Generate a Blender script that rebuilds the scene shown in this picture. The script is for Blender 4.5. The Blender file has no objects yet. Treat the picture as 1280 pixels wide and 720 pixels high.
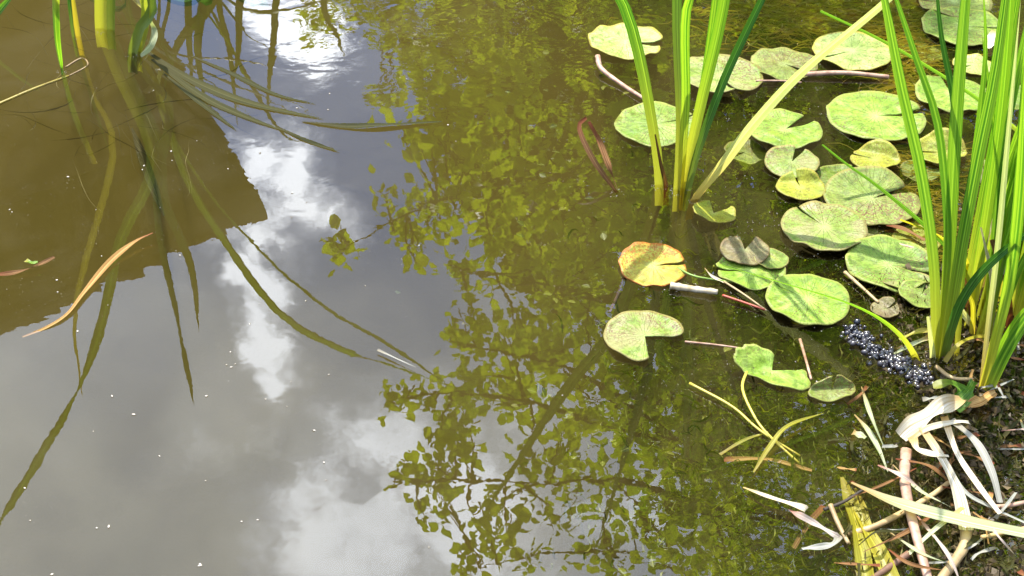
import bpy, math, random
from mathutils import Vector, noise as mn

random.seed(7)
scene = bpy.context.scene
COL = scene.collection
R = math.radians

# ------------------------------------------------------------------ camera
F_PX, PITCH, CAM_H = 1800.0, R(37.0), 1.55
cam_d = bpy.data.cameras.new('camera'); cam = bpy.data.objects.new('camera', cam_d); COL.objects.link(cam)
cam.location = (0, 0, CAM_H); cam.rotation_euler = (R(90) - PITCH, 0, 0)
cam_d.sensor_width = 36.0; cam_d.lens = 36.0 * F_PX / 1280.0
cam_d.clip_start = 0.05; cam_d.clip_end = 2000
scene.camera = cam

# ------------------------------------------------------------------ view, cycles
scene.view_settings.view_transform = 'Standard'
scene.view_settings.look = 'None'
scene.view_settings.gamma = 1
scene.view_settings.exposure = 1.0
scene.cycles.use_denoising = True
scene.cycles.max_bounces = 10
scene.cycles.transparent_max_bounces = 24
scene.cycles.volume_bounces = 1
scene.cycles.caustics_reflective = False
scene.cycles.caustics_refractive = False
scene.cycles.sample_clamp_indirect = 6.0

# ------------------------------------------------------------------ sun
SUN_EL = R(59.0)
SUN_AZ = Vector((-0.30, 1.0, 0)).normalized()           # where the sun stands, beyond the pond and a little left
SUN = Vector((SUN_AZ.x * math.cos(SUN_EL), SUN_AZ.y * math.cos(SUN_EL), math.sin(SUN_EL)))
sl = bpy.data.lights.new('sun', 'SUN'); so = bpy.data.objects.new('sun', sl); COL.objects.link(so)
sl.energy = 4.6; sl.angle = R(0.53); sl.color = (1.0, 0.955, 0.88)
so.location = SUN * 50; so.rotation_euler = (-SUN).to_track_quat('-Z', 'Y').to_euler()

# ------------------------------------------------------------------ geometry of view (to read real places off the photograph)
CP, SP = math.cos(PITCH), math.sin(PITCH)
def ray(u, v):
    a = (u - 640) / F_PX; b = (360 - v) / F_PX
    return Vector((a, CP + b * SP, -SP + b * CP))
def G(u, v, z=0.0):                                     # point of the level z seen at u, v
    d = ray(u, v); t = (z - CAM_H) / d.z
    return Vector((d.x * t, d.y * t, z))
def P(u, v, y):                                         # point at depth y seen at u, v
    d = ray(u, v); t = y / d.y
    return Vector((d.x * t, y, CAM_H + d.z * t))
def M(u, v, y):                                         # point at depth y whose mirror image is seen at u, v
    p = P(u, v, y); p.z = -p.z; return p
def rdir(u, v):
    d = ray(u, v); return Vector((d.x, d.y, -d.z)).normalized()
def px(p):                                              # pixels per metre at p
    return F_PX / (p.y * CP - (p.z - CAM_H) * SP)

# ------------------------------------------------------------------ node helpers
class N:
    def __init__(s, tree): s.t = tree; s.n = tree.nodes; s.l = tree.links
    def new(s, typ, **kw):
        n = s.n.new(typ)
        for k, v in kw.items():
            if k == 'ins':
                for kk, vv in v.items():
                    if isinstance(vv, bpy.types.NodeSocket): s.l.new(vv, n.inputs[kk])
                    else: n.inputs[kk].default_value = vv
            else: setattr(n, k, v)
        return n
    def math(s, op, a, b=None, clamp=False):
        n = s.n.new('ShaderNodeMath'); n.operation = op; n.use_clamp = clamp
        for i, x in enumerate((a, b)):
            if x is None: continue
            if isinstance(x, bpy.types.NodeSocket): s.l.new(x, n.inputs[i])
            else: n.inputs[i].default_value = x
        return n.outputs[0]
    def vmath(s, op, a, b=None, out=0):
        n = s.n.new('ShaderNodeVectorMath'); n.operation = op
        for i, x in enumerate((a, b)):
            if x is None: continue
            if isinstance(x, bpy.types.NodeSocket): s.l.new(x, n.inputs[i])
            else: n.inputs[i].default_value = x
        return n.outputs[out]
    def scale(s, v, k):
        n = s.n.new('ShaderNodeVectorMath'); n.operation = 'SCALE'; s.l.new(v, n.inputs[0])
        if isinstance(k, bpy.types.NodeSocket): s.l.new(k, n.inputs['Scale'])
        else: n.inputs['Scale'].default_value = k
        return n.outputs[0]
    def noise(s, vec, scale, detail=4, rough=.55, out=0, dist=0):
        n = s.n.new('ShaderNodeTexNoise'); s.l.new(vec, n.inputs['Vector'])
        n.inputs['Scale'].default_value = scale; n.inputs['Detail'].default_value = detail
        n.inputs['Roughness'].default_value = rough; n.inputs['Distortion'].default_value = dist
        return n.outputs[out]
    def rng(s, x, a, b, c=0., d=1., smooth=False):
        n = s.n.new('ShaderNodeMapRange'); s.l.new(x, n.inputs[0])
        if smooth: n.interpolation_type = 'SMOOTHSTEP'
        for i, q in enumerate((a, b, c, d)): n.inputs[i + 1].default_value = q
        return n.outputs[0]
    def mix(s, f, a, b, mode='MIX'):
        n = s.n.new('ShaderNodeMix'); n.data_type = 'RGBA'; n.blend_type = mode
        for k, x in ((0, f), (6, a), (7, b)):
            if isinstance(x, bpy.types.NodeSocket): s.l.new(x, n.inputs[k])
            else: n.inputs[k].default_value = x if k == 0 else (*x, 1) if len(x) == 3 else x
        return n.outputs[2]
def material(name):
    m = bpy.data.materials.new(name); m.use_nodes = True; m.node_tree.nodes.clear()
    k = N(m.node_tree); o = k.new('ShaderNodeOutputMaterial'); return m, k, o

# ------------------------------------------------------------------ world: Nishita sky with clouds
world = bpy.data.worlds.new('World'); scene.world = world; world.use_nodes = True
wt = world.node_tree; wt.nodes.clear(); k = N(wt)
wo = k.new('ShaderNodeOutputWorld'); bg = k.new('ShaderNodeBackground'); bg.inputs['Strength'].default_value = 0.072
sky = k.new('ShaderNodeTexSky', sky_type='NISHITA', sun_disc=False, sun_elevation=SUN_EL,
            sun_rotation=math.atan2(SUN_AZ.x, SUN_AZ.y))
tc = k.new('ShaderNodeTexCoord'); D = tc.outputs['Generated']
warp = k.vmath('SUBTRACT', k.noise(D, 5.5, 6, .6, out=1), (.5, .5, .5))
D2 = k.vmath('ADD', D, k.scale(warp, .16))
warpf = k.vmath('SUBTRACT', k.noise(D, 24., 5, .62, out=1), (.5, .5, .5))
D3 = k.vmath('ADD', D2, k.scale(warpf, .055))
def lobe(u, v, rad, amp, soft=.0, src=None):
    c = rdir(u, v)
    dist = k.vmath('DISTANCE', src or D3, tuple(c), out=1)
    return k.rng(dist, rad, rad * soft, 0, amp, True)
bright = None
for (u, v, r_, a_) in [(345, 215, .046, 1.), (312, 225, .038, .95), (300, 290, .034, .8), (425, 262, .032, .8), (395, 262, .044, 1.), (335, 290, .045, .95), (352, 25, .048, 1.15), (378, 50, .036, 1.), (320, 5, .04, 1.),
                       (352, 330, .034, .9), (330, 385, .032, 1.), (322, 445, .036, 1.), (338, 500, .034, 1.), (350, 555, .034, .95),
                       (490, 575, .075, .85), (560, 640, .10, .95), (430, 690, .09, .85), (440, 610, .06, .8), (640, 560, .08, .40), (800, 640, .07, .5),
                       (110, 430, .085, .26), (170, 330, .06, .22), (30, 520, .07, .22), (240, 560, .06, .2), (700, 720, .1, .5), (520, 790, .14, .5), (530, 480, .04, .2)]:
    b_ = lobe(u, v, r_ * 1.05, a_, .1)
    bright = b_ if bright is None else k.math('MAXIMUM', bright, b_)
# the same kind of clouds over the rest of the sky
rest = k.rng(k.noise(D3, 3.1, 6, .6), .53, .74, 0, .8, True)
away = k.rng(k.vmath('DISTANCE', D, tuple(rdir(560, 420)), out=1), .36, .75, 0, 1, True)
bright = k.math('MAXIMUM', bright, k.math('MULTIPLY', rest, away))
detail = k.rng(k.noise(D3, 15., 6, .68), .36, .66, .25, 1.25)
bright = k.math('MULTIPLY', bright, k.rng(k.math('ADD', k.noise(D3, 13., 7, .62), k.math('MULTIPLY', bright, .22)), .52, .76, .30, 1.3, True))
# thin grey veil: none at the low blue gap, full higher up
sep = k.new('ShaderNodeSeparateXYZ'); k.l.new(D2, sep.inputs[0])
veil = k.rng(sep.outputs['Z'], .50, .66, .12, .95, True)
veil = k.math('SUBTRACT', veil, lobe(480, 340, .14, .42, .2, D2), True)
veil = k.math('MULTIPLY', veil, k.rng(k.noise(D2, 4.5, 4, .5), .3, .65, .8, 1.0))
near = k.rng(k.vmath('DOT_PRODUCT', D, tuple(SUN), out=1), .1, .99, .42, 1.0, True)
vcol = k.mix(k.rng(k.noise(D2, 7., 4, .55), .35, .65), (15.5, 18.5, 26), (26, 28.5, 32))
skyb = k.mix(1.0, sky.outputs[0], (.9, 1.6, 2.9), 'MULTIPLY')
c1 = k.mix(veil, skyb, vcol)
c2 = k.mix(bright, c1, (70, 75, 85))
fin = k.new('ShaderNodeVectorMath', operation='SCALE'); k.l.new(c2, fin.inputs[0]); k.l.new(near, fin.inputs['Scale'])
k.l.new(fin.outputs[0], bg.inputs['Color']); k.l.new(bg.outputs[0], wo.inputs['Surface'])

# ------------------------------------------------------------------ object helpers
def mesh_obj(name, verts, faces, mat, parent=None, uvs=None, smooth=True, loc=None, mats=None, fmat=None):
    me = bpy.data.meshes.new(name); me.from_pydata([tuple(v) for v in verts], [], faces); me.update()
    if uvs:
        lay = me.uv_layers.new(name='UVMap')
        lay.data.foreach_set('uv', [c for l in me.loops for c in uvs[l.vertex_index]])
    if smooth: me.polygons.foreach_set('use_smooth', [True] * len(me.polygons))
    if mats:
        for m in mats: me.materials.append(m)
        if fmat: me.polygons.foreach_set('material_index', fmat)
    else: me.materials.append(mat)
    o = bpy.data.objects.new(name, me); COL.objects.link(o)
    if parent: o.parent = parent
    if loc is not None: o.location = loc
    return o
def tag(o, label=None, cat=None, group=None, kind=None):
    if label: o['label'] = label
    if cat: o['category'] = cat
    if group: o['group'] = group
    if kind: o['kind'] = kind
    return o
def empty(name, loc, label, cat, group=None):
    o = bpy.data.objects.new(name, None); COL.objects.link(o); o.location = loc; o.empty_display_size = .05
    return tag(o, label, cat, group)
class Buf:
    def __init__(s): s.v = []; s.f = []; s.uv = []; s.m = []
    def add(s, v, f, uv=None, m=0):
        b = len(s.v); s.v += [Vector(x) for x in v]; s.f += [tuple(i + b for i in q) for q in f]
        s.uv += uv if uv else [(0, 0)] * len(v); s.m += [m] * len(f)
    def obj(s, name, mat, parent=None, origin=None, **kw):
        org = Vector(origin) if origin is not None else Vector((0, 0, 0))
        po = parent.location if parent else Vector((0, 0, 0))
        return mesh_obj(name, [v - po - (org - po if origin is not None else Vector((0, 0, 0))) for v in s.v], s.f, mat, parent, s.uv,
                        loc=(org - po) if origin is not None else None, fmat=s.m if kw.get('mats') else None, **kw)
def spline(pts, n):                                     # Catmull-Rom through pts
    pts = [Vector(p) for p in pts]
    if len(pts) == 2: return [pts[0].lerp(pts[1], i / n) for i in range(n + 1)]
    q = [pts[0] * 2 - pts[1]] + pts + [pts[-1] * 2 - pts[-2]]
    out = []
    L = [0]
    for i in range(len(pts) - 1): L.append(L[-1] + (pts[i + 1] - pts[i]).length)
    for s in range(n + 1):
        d = L[-1] * s / n; i = 0
        while i < len(pts) - 2 and d > L[i + 1]: i += 1
        t = (d - L[i]) / max(1e-9, L[i + 1] - L[i])
        a, b, c, e = q[i:i + 4]
        out.append(.5 * ((2 * b) + (c - a) * t + (2 * a - 5 * b + 4 * c - e) * t * t + (3 * b - a - 3 * c + e) * t ** 3))
    return out
def ribbon(buf, pts, width, side=None, fold=.25, n=14, prof=None, twist=0., m=0, wob=0.):
    """A leaf blade: folded strip with a raised or sunk midrib, tapering to a tip."""
    c = spline(pts, n)
    if prof is None: prof = lambda t: min(1., .72 + .9 * t) * (1 - max(0, (t - .45) / .55) ** 2.1)
    side = Vector(side).normalized() if side is not None else None
    vs, uv = [], []
    ph = random.random() * 6
    for i, p in enumerate(c):
        t = i / n
        tg = (c[min(i + 1, n)] - c[max(i - 1, 0)]).normalized()
        sd = side if side is not None else tg.cross(Vector((0, 1, .2)))
        sd = (sd - tg * sd.dot(tg)).normalized()
        nr = tg.cross(sd)
        a = twist * t + wob * math.sin(ph + t * 9)
        sd, nr = sd * math.cos(a) + nr * math.sin(a), nr * math.cos(a) - sd * math.sin(a)
        w = max(width * prof(t), width * .012) / 2
        for s_, dn in ((-1, 0), (-.5, fold * .55), (0, fold), (.5, fold * .55), (1, 0)):
            vs.append(p + sd * w * s_ + nr * w * dn); uv.append(((s_ + 1) / 2, t))
    fs = [(i * 5 + j, i * 5 + j + 1, i * 5 + j + 6, i * 5 + j + 5) for i in range(n) for j in range(4)]
    buf.add(vs, fs, uv, m)
def tube(buf, pts, r0, r1=None, n=10, sides=6, m=0, flat=1., cap=True, rough=0.):
    c = spline(pts, n); r1 = r0 if r1 is None else r1
    vs, uv = [], []
    ref = Vector((0, 0, 1)) if abs((c[-1] - c[0]).normalized().z) < .8 else Vector((0, 1, 0))
    for i, p in enumerate(c):
        t = i / n; tg = (c[min(i + 1, n)] - c[max(i - 1, 0)]).normalized()
        a = tg.cross(ref).normalized(); b = a.cross(tg)
        r = (r0 + (r1 - r0) * t) * (1 + rough * random.uniform(-1, 1))
        for j in range(sides):
            q = 2 * math.pi * j / sides
            vs.append(p + a * math.cos(q) * r + b * math.sin(q) * r * flat); uv.append((j / sides, t))
    fs = [(i * sides + j, i * sides + (j + 1) % sides, (i + 1) * sides + (j + 1) % sides, (i + 1) * sides + j) for i in range(n) for j in range(sides)]
    if cap:
        fs.append(tuple(range(sides))[::-1]); fs.append(tuple(n * sides + j for j in range(sides)))
    buf.add(vs, fs, uv, m)

# ------------------------------------------------------------------ materials
def mat_simple(name, col, col2=None, scale=30, rough=.6, bump=.2, spec=.4, transl=0., coord='Object', stretch=(1, 1, 1)):
    m, k, o = material(name); tc = k.new('ShaderNodeTexCoord')
    mp = k.new('ShaderNodeMapping'); k.l.new(tc.outputs[coord], mp.inputs[0]); mp.inputs['Scale'].default_value = stretch
    nz = k.noise(mp.outputs[0], scale, 5, .6)
    f = k.rng(nz, .35, .68)
    oi = k.new('ShaderNodeObjectInfo')
    c = k.mix(f, col, col2 or tuple(x * .55 for x in col))
    hs = k.new('ShaderNodeHueSaturation'); k.l.new(c, hs.inputs['Color']); k.l.new(k.rng(oi.outputs['Random'], 0, 1, .75, 1.2), hs.inputs['Value'])
    c = hs.outputs[0]
    bp = k.new('ShaderNodeBump', ins={'Strength': bump, 'Distance': .003}); k.l.new(nz, bp.inputs['Height'])
    b = k.new('ShaderNodeBsdfPrincipled', ins={'Roughness': rough, 'Specular IOR Level': spec}); k.l.new(c, b.inputs['Base Color']); k.l.new(bp.outputs[0], b.inputs['Normal'])
    out = b.outputs[0]
    if transl:
        tr = k.new('ShaderNodeBsdfTranslucent'); k.l.new(c, tr.inputs['Color'])
        mx = k.new('ShaderNodeMixShader'); mx.inputs[0].default_value = transl
        k.l.new(out, mx.inputs[1]); k.l.new(tr.outputs[0], mx.inputs[2]); out = mx.outputs[0]
    k.l.new(out, o.inputs['Surface']); return m

def mat_blade(name, lo, mid, hi, base_len=.19, transl=.55, rough=.38, spec=.45):
    """Sword leaf: pale base, green above, lines along, light through it."""
    m, k, o = material(name); uv = k.new('ShaderNodeUVMap'); sp = k.new('ShaderNodeSeparateXYZ'); k.l.new(uv.outputs[0], sp.inputs[0])
    oi = k.new('ShaderNodeObjectInfo'); rnd = oi.outputs['Random']
    mp = k.new('ShaderNodeMapping'); k.l.new(uv.outputs[0], mp.inputs[0]); mp.inputs['Scale'].default_value = (11, .5, 1)
    ad = k.new('ShaderNodeCombineXYZ'); k.l.new(k.math('MULTIPLY', rnd, 37.), ad.inputs[2])
    v = k.vmath('ADD', mp.outputs[0], ad.outputs[0])
    st = k.rng(k.noise(v, 1.0, 4, .65), .40, .60)
    c = k.mix(st, mid, hi)
    c = k.mix(k.rng(rnd, .0, 1., 0, .45), c, tuple(x * q for x, q in zip(mid, (.45, .62, .7))))
    rib = k.rng(k.math('ABSOLUTE', k.math('SUBTRACT', sp.outputs[0], .5)), .0, .07, .55, 0)
    c = k.mix(rib, c, tuple(min(1, x * 1.5 + .03) for x in hi))
    c = k.mix(k.rng(sp.outputs[1], 0, base_len * 2.2, 1, 0, True), c, lo)
    mp2 = k.new('ShaderNodeMapping'); k.l.new(uv.outputs[0], mp2.inputs[0]); mp2.inputs['Scale'].default_value = (4, 22, 1)
    spots = k.rng(k.noise(k.vmath('ADD', mp2.outputs[0], ad.outputs[0]), 1.6, 4, .7), .66, .74)
    c = k.mix(k.math('MULTIPLY', spots, .6), c, (.16, .09, .03))
    bp = k.new('ShaderNodeBump', ins={'Strength': .35, 'Distance': .0012}); k.l.new(k.noise(v, 1.7, 2, .5), bp.inputs['Height'])
    b = k.new('ShaderNodeBsdfPrincipled', ins={'Roughness': rough, 'Specular IOR Level': spec}); k.l.new(c, b.inputs['Base Color']); k.l.new(bp.outputs[0], b.inputs['Normal'])
    tr = k.new('ShaderNodeBsdfTranslucent'); tcol = k.mix(1.0, c, (1.65, 1.6, .7), 'MULTIPLY'); k.l.new(tcol, tr.inputs['Color'])
    mx = k.new('ShaderNodeMixShader'); mx.inputs[0].default_value = transl
    k.l.new(b.outputs[0], mx.inputs[1]); k.l.new(tr.outputs[0], mx.inputs[2]); k.l.new(mx.outputs[0], o.inputs['Surface']); return m

def mat_pad(name, c1, c2, vein, edge, spot, spotcol=(.13, .06, .025), gloss=.40, blotch=0., blotchcol=(.3, .2, .22)):
    m, k, o = material(name); uv = k.new('ShaderNodeUVMap'); sp = k.new('ShaderNodeSeparateXYZ'); k.l.new(uv.outputs[0], sp.inputs[0])
    tc = k.new('ShaderNodeTexCoord'); oi = k.new('ShaderNodeObjectInfo')
    off = k.new('ShaderNodeCombineXYZ'); k.l.new(k.math('MULTIPLY', oi.outputs['Random'], 91.), off.inputs[2])
    O = k.vmath('ADD', tc.outputs['Object'], off.outputs[0])
    wob = k.math('MULTIPLY', k.math('SUBTRACT', k.noise(O, 28, 3), .5), .035)
    ang = k.math('ADD', sp.outputs[0], wob); rad = sp.outputs[1]
    def veins(nv, w):
        a = k.math('ABSOLUTE', k.math('SUBTRACT', k.math('FRACT', k.math('MULTIPLY', ang, float(nv))), .5))
        return k.rng(k.math('MULTIPLY', a, rad), 0, w, 1, 0)
    v1 = k.math('MULTIPLY', veins(17, .022), k.rng(rad, .75, 1., 1, .2))
    v2 = k.math('MULTIPLY', veins(34, .026), k.rng(rad, .45, .66, 0, .6))
    vv = k.math('MAXIMUM', v1, v2)
    c = k.mix(k.rng(k.noise(O, 22, 6, .7), .40, .60), c1, c2)
    c = k.mix(k.rng(k.noise(O, 70, 3, .7), .50, .60, 0, .65), c, tuple(x * .45 for x in c1))
    c = k.mix(k.rng(k.noise(O, 8, 4, .6), .60, .68, 0, .5), c, tuple(min(1, x * 1.5 + .06) for x in c2))
    if blotch: c = k.mix(k.rng(k.noise(O, 22, 5, .65), .62 - blotch * .25, .66 - blotch * .2 + .04, 0, .85), c, blotchcol)
    c = k.mix(k.math('MULTIPLY', vv, k.rng(k.noise(O, 19, 2), .3, .7, .35, .9)), c, tuple(min(1, x * 1.25) for x in vein))
    c = k.mix(k.rng(rad, .0, .3, .75, 0, True), c, tuple(min(1, x * 1.25 + .06) for x in vein))
    # brown flecks between the veins, stretched along them
    cb = k.new('ShaderNodeCombineXYZ'); k.l.new(k.math('MULTIPLY', ang, 80.), cb.inputs[0]); k.l.new(k.math('MULTIPLY', rad, 26.), cb.inputs[1]); k.l.new(k.math('MULTIPLY', oi.outputs['Random'], 57.), cb.inputs[2])
    fl = k.noise(cb.outputs[0], 1.0, 3, .7)
    big = k.rng(k.noise(O, 9, 3), .4, .62, .25, 1.)
    fm = k.math('MULTIPLY', k.rng(fl, .57 - .10 * spot, .62 - .09 * spot), big)
    c = k.mix(fm, c, spotcol)
    sd = k.rng(k.noise(O, 150, 2), .72, .75); c = k.mix(sd, c, (.06, .04, .02))
    en = k.math('ADD', rad, k.math('MULTIPLY', k.math('SUBTRACT', k.noise(O, 35, 4), .5), .12))
    c = k.mix(k.rng(en, .93, .985, 0, .9), c, edge)
    h = k.math('ADD', k.math('MULTIPLY', vv, -.5), k.math('ADD', k.math('MULTIPLY', k.noise(O, 45, 5, .6), 1.2), k.math('MULTIPLY', k.noise(O, 16, 2), 2.2)))
    bp = k.new('ShaderNodeBump', ins={'Strength': .8, 'Distance': .0042}); k.l.new(h, bp.inputs['Height'])
    rg = k.rng(k.noise(O, 20, 3), .3, .7, gloss, gloss + .28)
    b = k.new('ShaderNodeBsdfPrincipled', ins={'Specular IOR Level': .32}); k.l.new(rg, b.inputs['Roughness']); k.l.new(c, b.inputs['Base Color']); k.l.new(bp.outputs[0], b.inputs['Normal'])
    k.l.new(b.outputs[0], o.inputs['Surface']); return m

MB = {
 'iris': mat_blade('iris_leaf_green', (.34, .34, .05), (.04, .15, .015), (.23, .40, .04)),
 'bright': mat_blade('young_leaf_green', (.47, .42, .06), (.08, .25, .015), (.32, .50, .04)),
 'dark': mat_blade('old_leaf_green', (.20, .24, .04), (.022, .09, .012), (.08, .22, .03), transl=.35),
 'yellow': mat_blade('yellowed_leaf', (.42, .33, .05), (.40, .33, .02), (.60, .54, .06)),
 'straw': mat_blade('straw_leaf', (.46, .30, .10), (.48, .50, .22), (.70, .70, .46), transl=.5, rough=.45),
 'bleach': mat_blade('bleached_leaf', (.42, .28, .11), (.50, .38, .22), (.86, .77, .60), transl=.2, rough=.7, spec=.12),
 'brown': mat_blade('rust_brown_leaf', (.17, .05, .02), (.13, .055, .02), (.27, .14, .05), transl=.2, rough=.7, spec=.12),
 'olive': mat_blade('drowned_leaf', (.04, .035, .008), (.026, .026, .005), (.055, .05, .010), transl=.15, rough=.7, spec=.12),  # darkened for the flat strips that stand in for mirrored blades
 'gray': mat_blade('grey_dead_leaf', (.25, .22, .16), (.28, .26, .20), (.42, .40, .33), transl=.2, rough=.7, spec=.12),
}
PADM = {
 'green': mat_pad('pad_green', (0.116, 0.206, 0.0151), (0.202, 0.28, 0.0367), (0.248, 0.354, 0.0648), (0.264, 0.28, 0.0562), .5),
 'fresh': mat_pad('pad_fresh_green', (0.147, 0.261, 0.013), (0.225, 0.326, 0.0346), (0.31, 0.429, 0.069), (0.248, 0.261, 0.0518), .3),
 'pale': mat_pad('pad_glare', (0.256, 0.336, 0.0648), (0.388, 0.466, 0.13), (0.341, 0.447, 0.112), (0.349, 0.28, 0.0346), .3),  # sun glare on the pads put into a paler colour
 'spotted': mat_pad('pad_spotted', (0.132, 0.206, 0.0216), (0.21, 0.261, 0.0432), (0.241, 0.326, 0.0606), (0.217, 0.187, 0.0432), 1.0),
 'purple': mat_pad('pad_purple', (0.163, 0.14, 0.0562), (0.217, 0.206, 0.0732), (0.248, 0.27, 0.078), (0.155, 0.103, 0.0302), .7, blotch=.4, blotchcol=(0.132, 0.0933, 0.0432)),
 'orange': mat_pad('pad_orange', (0.32, 0.297, 0.024), (0.388, 0.403, 0.072), (0.33, 0.445, 0.108), (0.33, 0.0954, 0.009), .9, spotcol=(0.291, 0.106, 0.009), blotch=.5, blotchcol=(0.388, 0.233, 0.018)),
 'yellow': mat_pad('pad_yellow', (0.295, 0.307, 0.0194), (0.21, 0.28, 0.0238), (0.341, 0.354, 0.0432), (0.279, 0.233, 0.0302), .7, spotcol=(0.171, 0.084, 0.00864)),
 'mauve': mat_pad('pad_green_mauve', (0.155, 0.243, 0.0259), (0.233, 0.289, 0.0518), (0.272, 0.354, 0.0732), (0.233, 0.187, 0.0518), .6, blotch=.6, blotchcol=(0.233, 0.224, 0.0822)),
}

# water: clear reflecting surface over a murky brown-green body
def mat_water():
    m, k, o = material('pond_water')
    ge = k.new('ShaderNodeNewGeometry'); pos = ge.outputs['Position']
    sp = k.new('ShaderNodeSeparateXYZ'); k.l.new(pos, sp.inputs[0])
    # lightly ruffled far water and water among the plants, calm at the left
    ruf = k.math('MAXIMUM', k.math('MULTIPLY', k.rng(sp.outputs[1], 2.45, 3.1, 0, 1, True), k.rng(sp.outputs[0], -.75, -.30, .10, .9, True)),
                 k.rng(sp.outputs[0], -.1, .75, .02, .38, True))
    ruf = k.math('ADD', k.math('MULTIPLY', ruf, 1.0), .13)
    h = k.math('ADD', k.noise(pos, 11, 2, .5, dist=.6), k.math('ADD', k.math('MULTIPLY', k.noise(pos, 34, 2, .5), .16), k.math('MULTIPLY', k.noise(pos, 95, 1, .5), .030)))
    h = k.math('MULTIPLY', h, ruf)
    bp = k.new('ShaderNodeBump', ins={'Strength': 1.0, 'Distance': .0008}); k.l.new(h, bp.inputs['Height'])
    lw = k.new('ShaderNodeFresnel', ins={'IOR': 1.6}); k.l.new(bp.outputs[0], lw.inputs['Normal'])
    gl = k.new('ShaderNodeBsdfGlossy', ins={'Roughness': 0.0}); k.l.new(bp.outputs[0], gl.inputs['Normal'])
    tr = k.new('ShaderNodeBsdfTransparent')
    # thin drifting surface film with pollen specks
    film = k.new('ShaderNodeBsdfDiffuse', ins={'Color': (.42, .37, .26, 1)})
    ff = k.math('MULTIPLY', k.math('MULTIPLY', k.rng(k.noise(pos, 2.2, 5, .6, dist=1.0), .45, .75), k.rng(sp.outputs[0], -.3, .1, 1, .15)), .035)
    dots = k.math('MULTIPLY', k.rng(k.noise(pos, 230, 1, .5), .715, .76, 0, .30), k.rng(k.noise(pos, 3.1, 3), .42, .62))
    m0 = k.new('ShaderNodeMixShader'); k.l.new(k.math('MAXIMUM', ff, dots), m0.inputs[0]); k.l.new(tr.outputs[0], m0.inputs[1]); k.l.new(film.outputs[0], m0.inputs[2])
    mx = k.new('ShaderNodeMixShader'); k.l.new(lw.outputs[0], mx.inputs[0]); k.l.new(m0.outputs[0], mx.inputs[1]); k.l.new(gl.outputs[0], mx.inputs[2])
    k.l.new(mx.outputs[0], o.inputs['Surface'])
    sc = k.new('ShaderNodeVolumeScatter', ins={'Color': (.92, .74, .20, 1), 'Density': .66, 'Anisotropy': .1})
    ab = k.new('ShaderNodeVolumeAbsorption', ins={'Color': (.48, .43, .18, 1), 'Density': 2.9})
    ad = k.new('ShaderNodeAddShader'); k.l.new(sc.outputs[0], ad.inputs[0]); k.l.new(ab.outputs[0], ad.inputs[1]); k.l.new(ad.outputs[0], o.inputs['Volume'])
    return m
WATER = mat_water()

# ------------------------------------------------------------------ ground, pond bed and banks: one sheet to the horizon
def smooth(a, b, x):
    t = max(0, min(1, (x - a) / (b - a))); return t * t * (3 - 2 * t)
def ground_z(x, y):
    e = math.hypot((x + .9) / 4.6, (y - 4.4) / 3.75)      # pond outline: 1 at the shore
    e += .05 * mn.noise(Vector((x * .7, y * .7, 3)))
    z = -.42 + .62 * smooth(.78, 1.1, e)
    marsh = .92 * smooth(-.1, .42, x + (2.0 - y) * .10) + .08 * smooth(.35, .8, x) * smooth(2.95, 2.1, y)          # shallow, muddy right corner
    z = max(z, -.42 + .365 * marsh)
    z += .012 * mn.fractal(Vector((x * 6, y * 6, 0)), 1, 2, 4) * (1 + marsh)
    if y > 9: z += .1 * mn.noise(Vector((x * .1, y * .1, 1))) * min(4, (y - 9) * .1)
    return z
def grid_axis(c, half, fine, far):
    out = [c]; s = fine; p = c
    while p < c + far:
        p += s; out.append(p)
        if p > c + half: s *= 1.22
    neg = []; s = fine; p = c
    while p > c - far:
        p -= s; neg.append(p)
        if p < c - half: s *= 1.22
    return neg[::-1] + out
gx = grid_axis(0, 2.0, .04, 900); gy = grid_axis(2.4, 2.0, .04, 900)
gv = [(x, y, ground_z(x, y)) for y in gy for x in gx]
gf = [(j * len(gx) + i, j * len(gx) + i + 1, (j + 1) * len(gx) + i + 1, (j + 1) * len(gx) + i) for j in range(len(gy) - 1) for i in range(len(gx) - 1)]
def mat_ground():
    m, k, o = material('mud_and_turf'); ge = k.new('ShaderNodeNewGeometry'); pos = ge.outputs['Position']
    sp = k.new('ShaderNodeSeparateXYZ'); k.l.new(pos, sp.inputs[0])
    mud = k.mix(k.rng(k.noise(pos, 9, 6, .65), .35, .65), (.008, .008, .004), (.032, .027, .009))
    mud = k.mix(k.rng(k.noise(pos, 70, 4, .7), .55, .7), mud, (.035, .028, .015))
    turf = k.mix(k.noise(pos, 3, 6, .7), (.04, .07, .015), (.09, .13, .03))
    c = k.mix(k.rng(sp.outputs[2], .05, .12), mud, turf)
    bp = k.new('ShaderNodeBump', ins={'Strength': .8, 'Distance': .02}); k.l.new(k.noise(pos, 30, 6, .7), bp.inputs['Height'])
    b = k.new('ShaderNodeBsdfPrincipled', ins={'Roughness': .85, 'Specular IOR Level': .03}); k.l.new(c, b.inputs['Base Color']); k.l.new(bp.outputs[0], b.inputs['Normal'])
    k.l.new(b.outputs[0], o.inputs['Surface']); return m
tag(mesh_obj('ground', gv, gf, mat_ground()), 'muddy pond bed rising to grassy banks', kind='structure')
X0, X1, Y0, Y1, ZB = -6.6, 4.6, .1, 9.2, -.62
wv = [(X0, Y0, 0), (X1, Y0, 0), (X1, Y1, 0), (X0, Y1, 0), (X0, Y0, ZB), (X1, Y0, ZB), (X1, Y1, ZB), (X0, Y1, ZB)]
wf = [(0, 1, 2, 3), (7, 6, 5, 4), (0, 4, 5, 1), (1, 5, 6, 2), (2, 6, 7, 3), (3, 7, 4, 0)]
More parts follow.
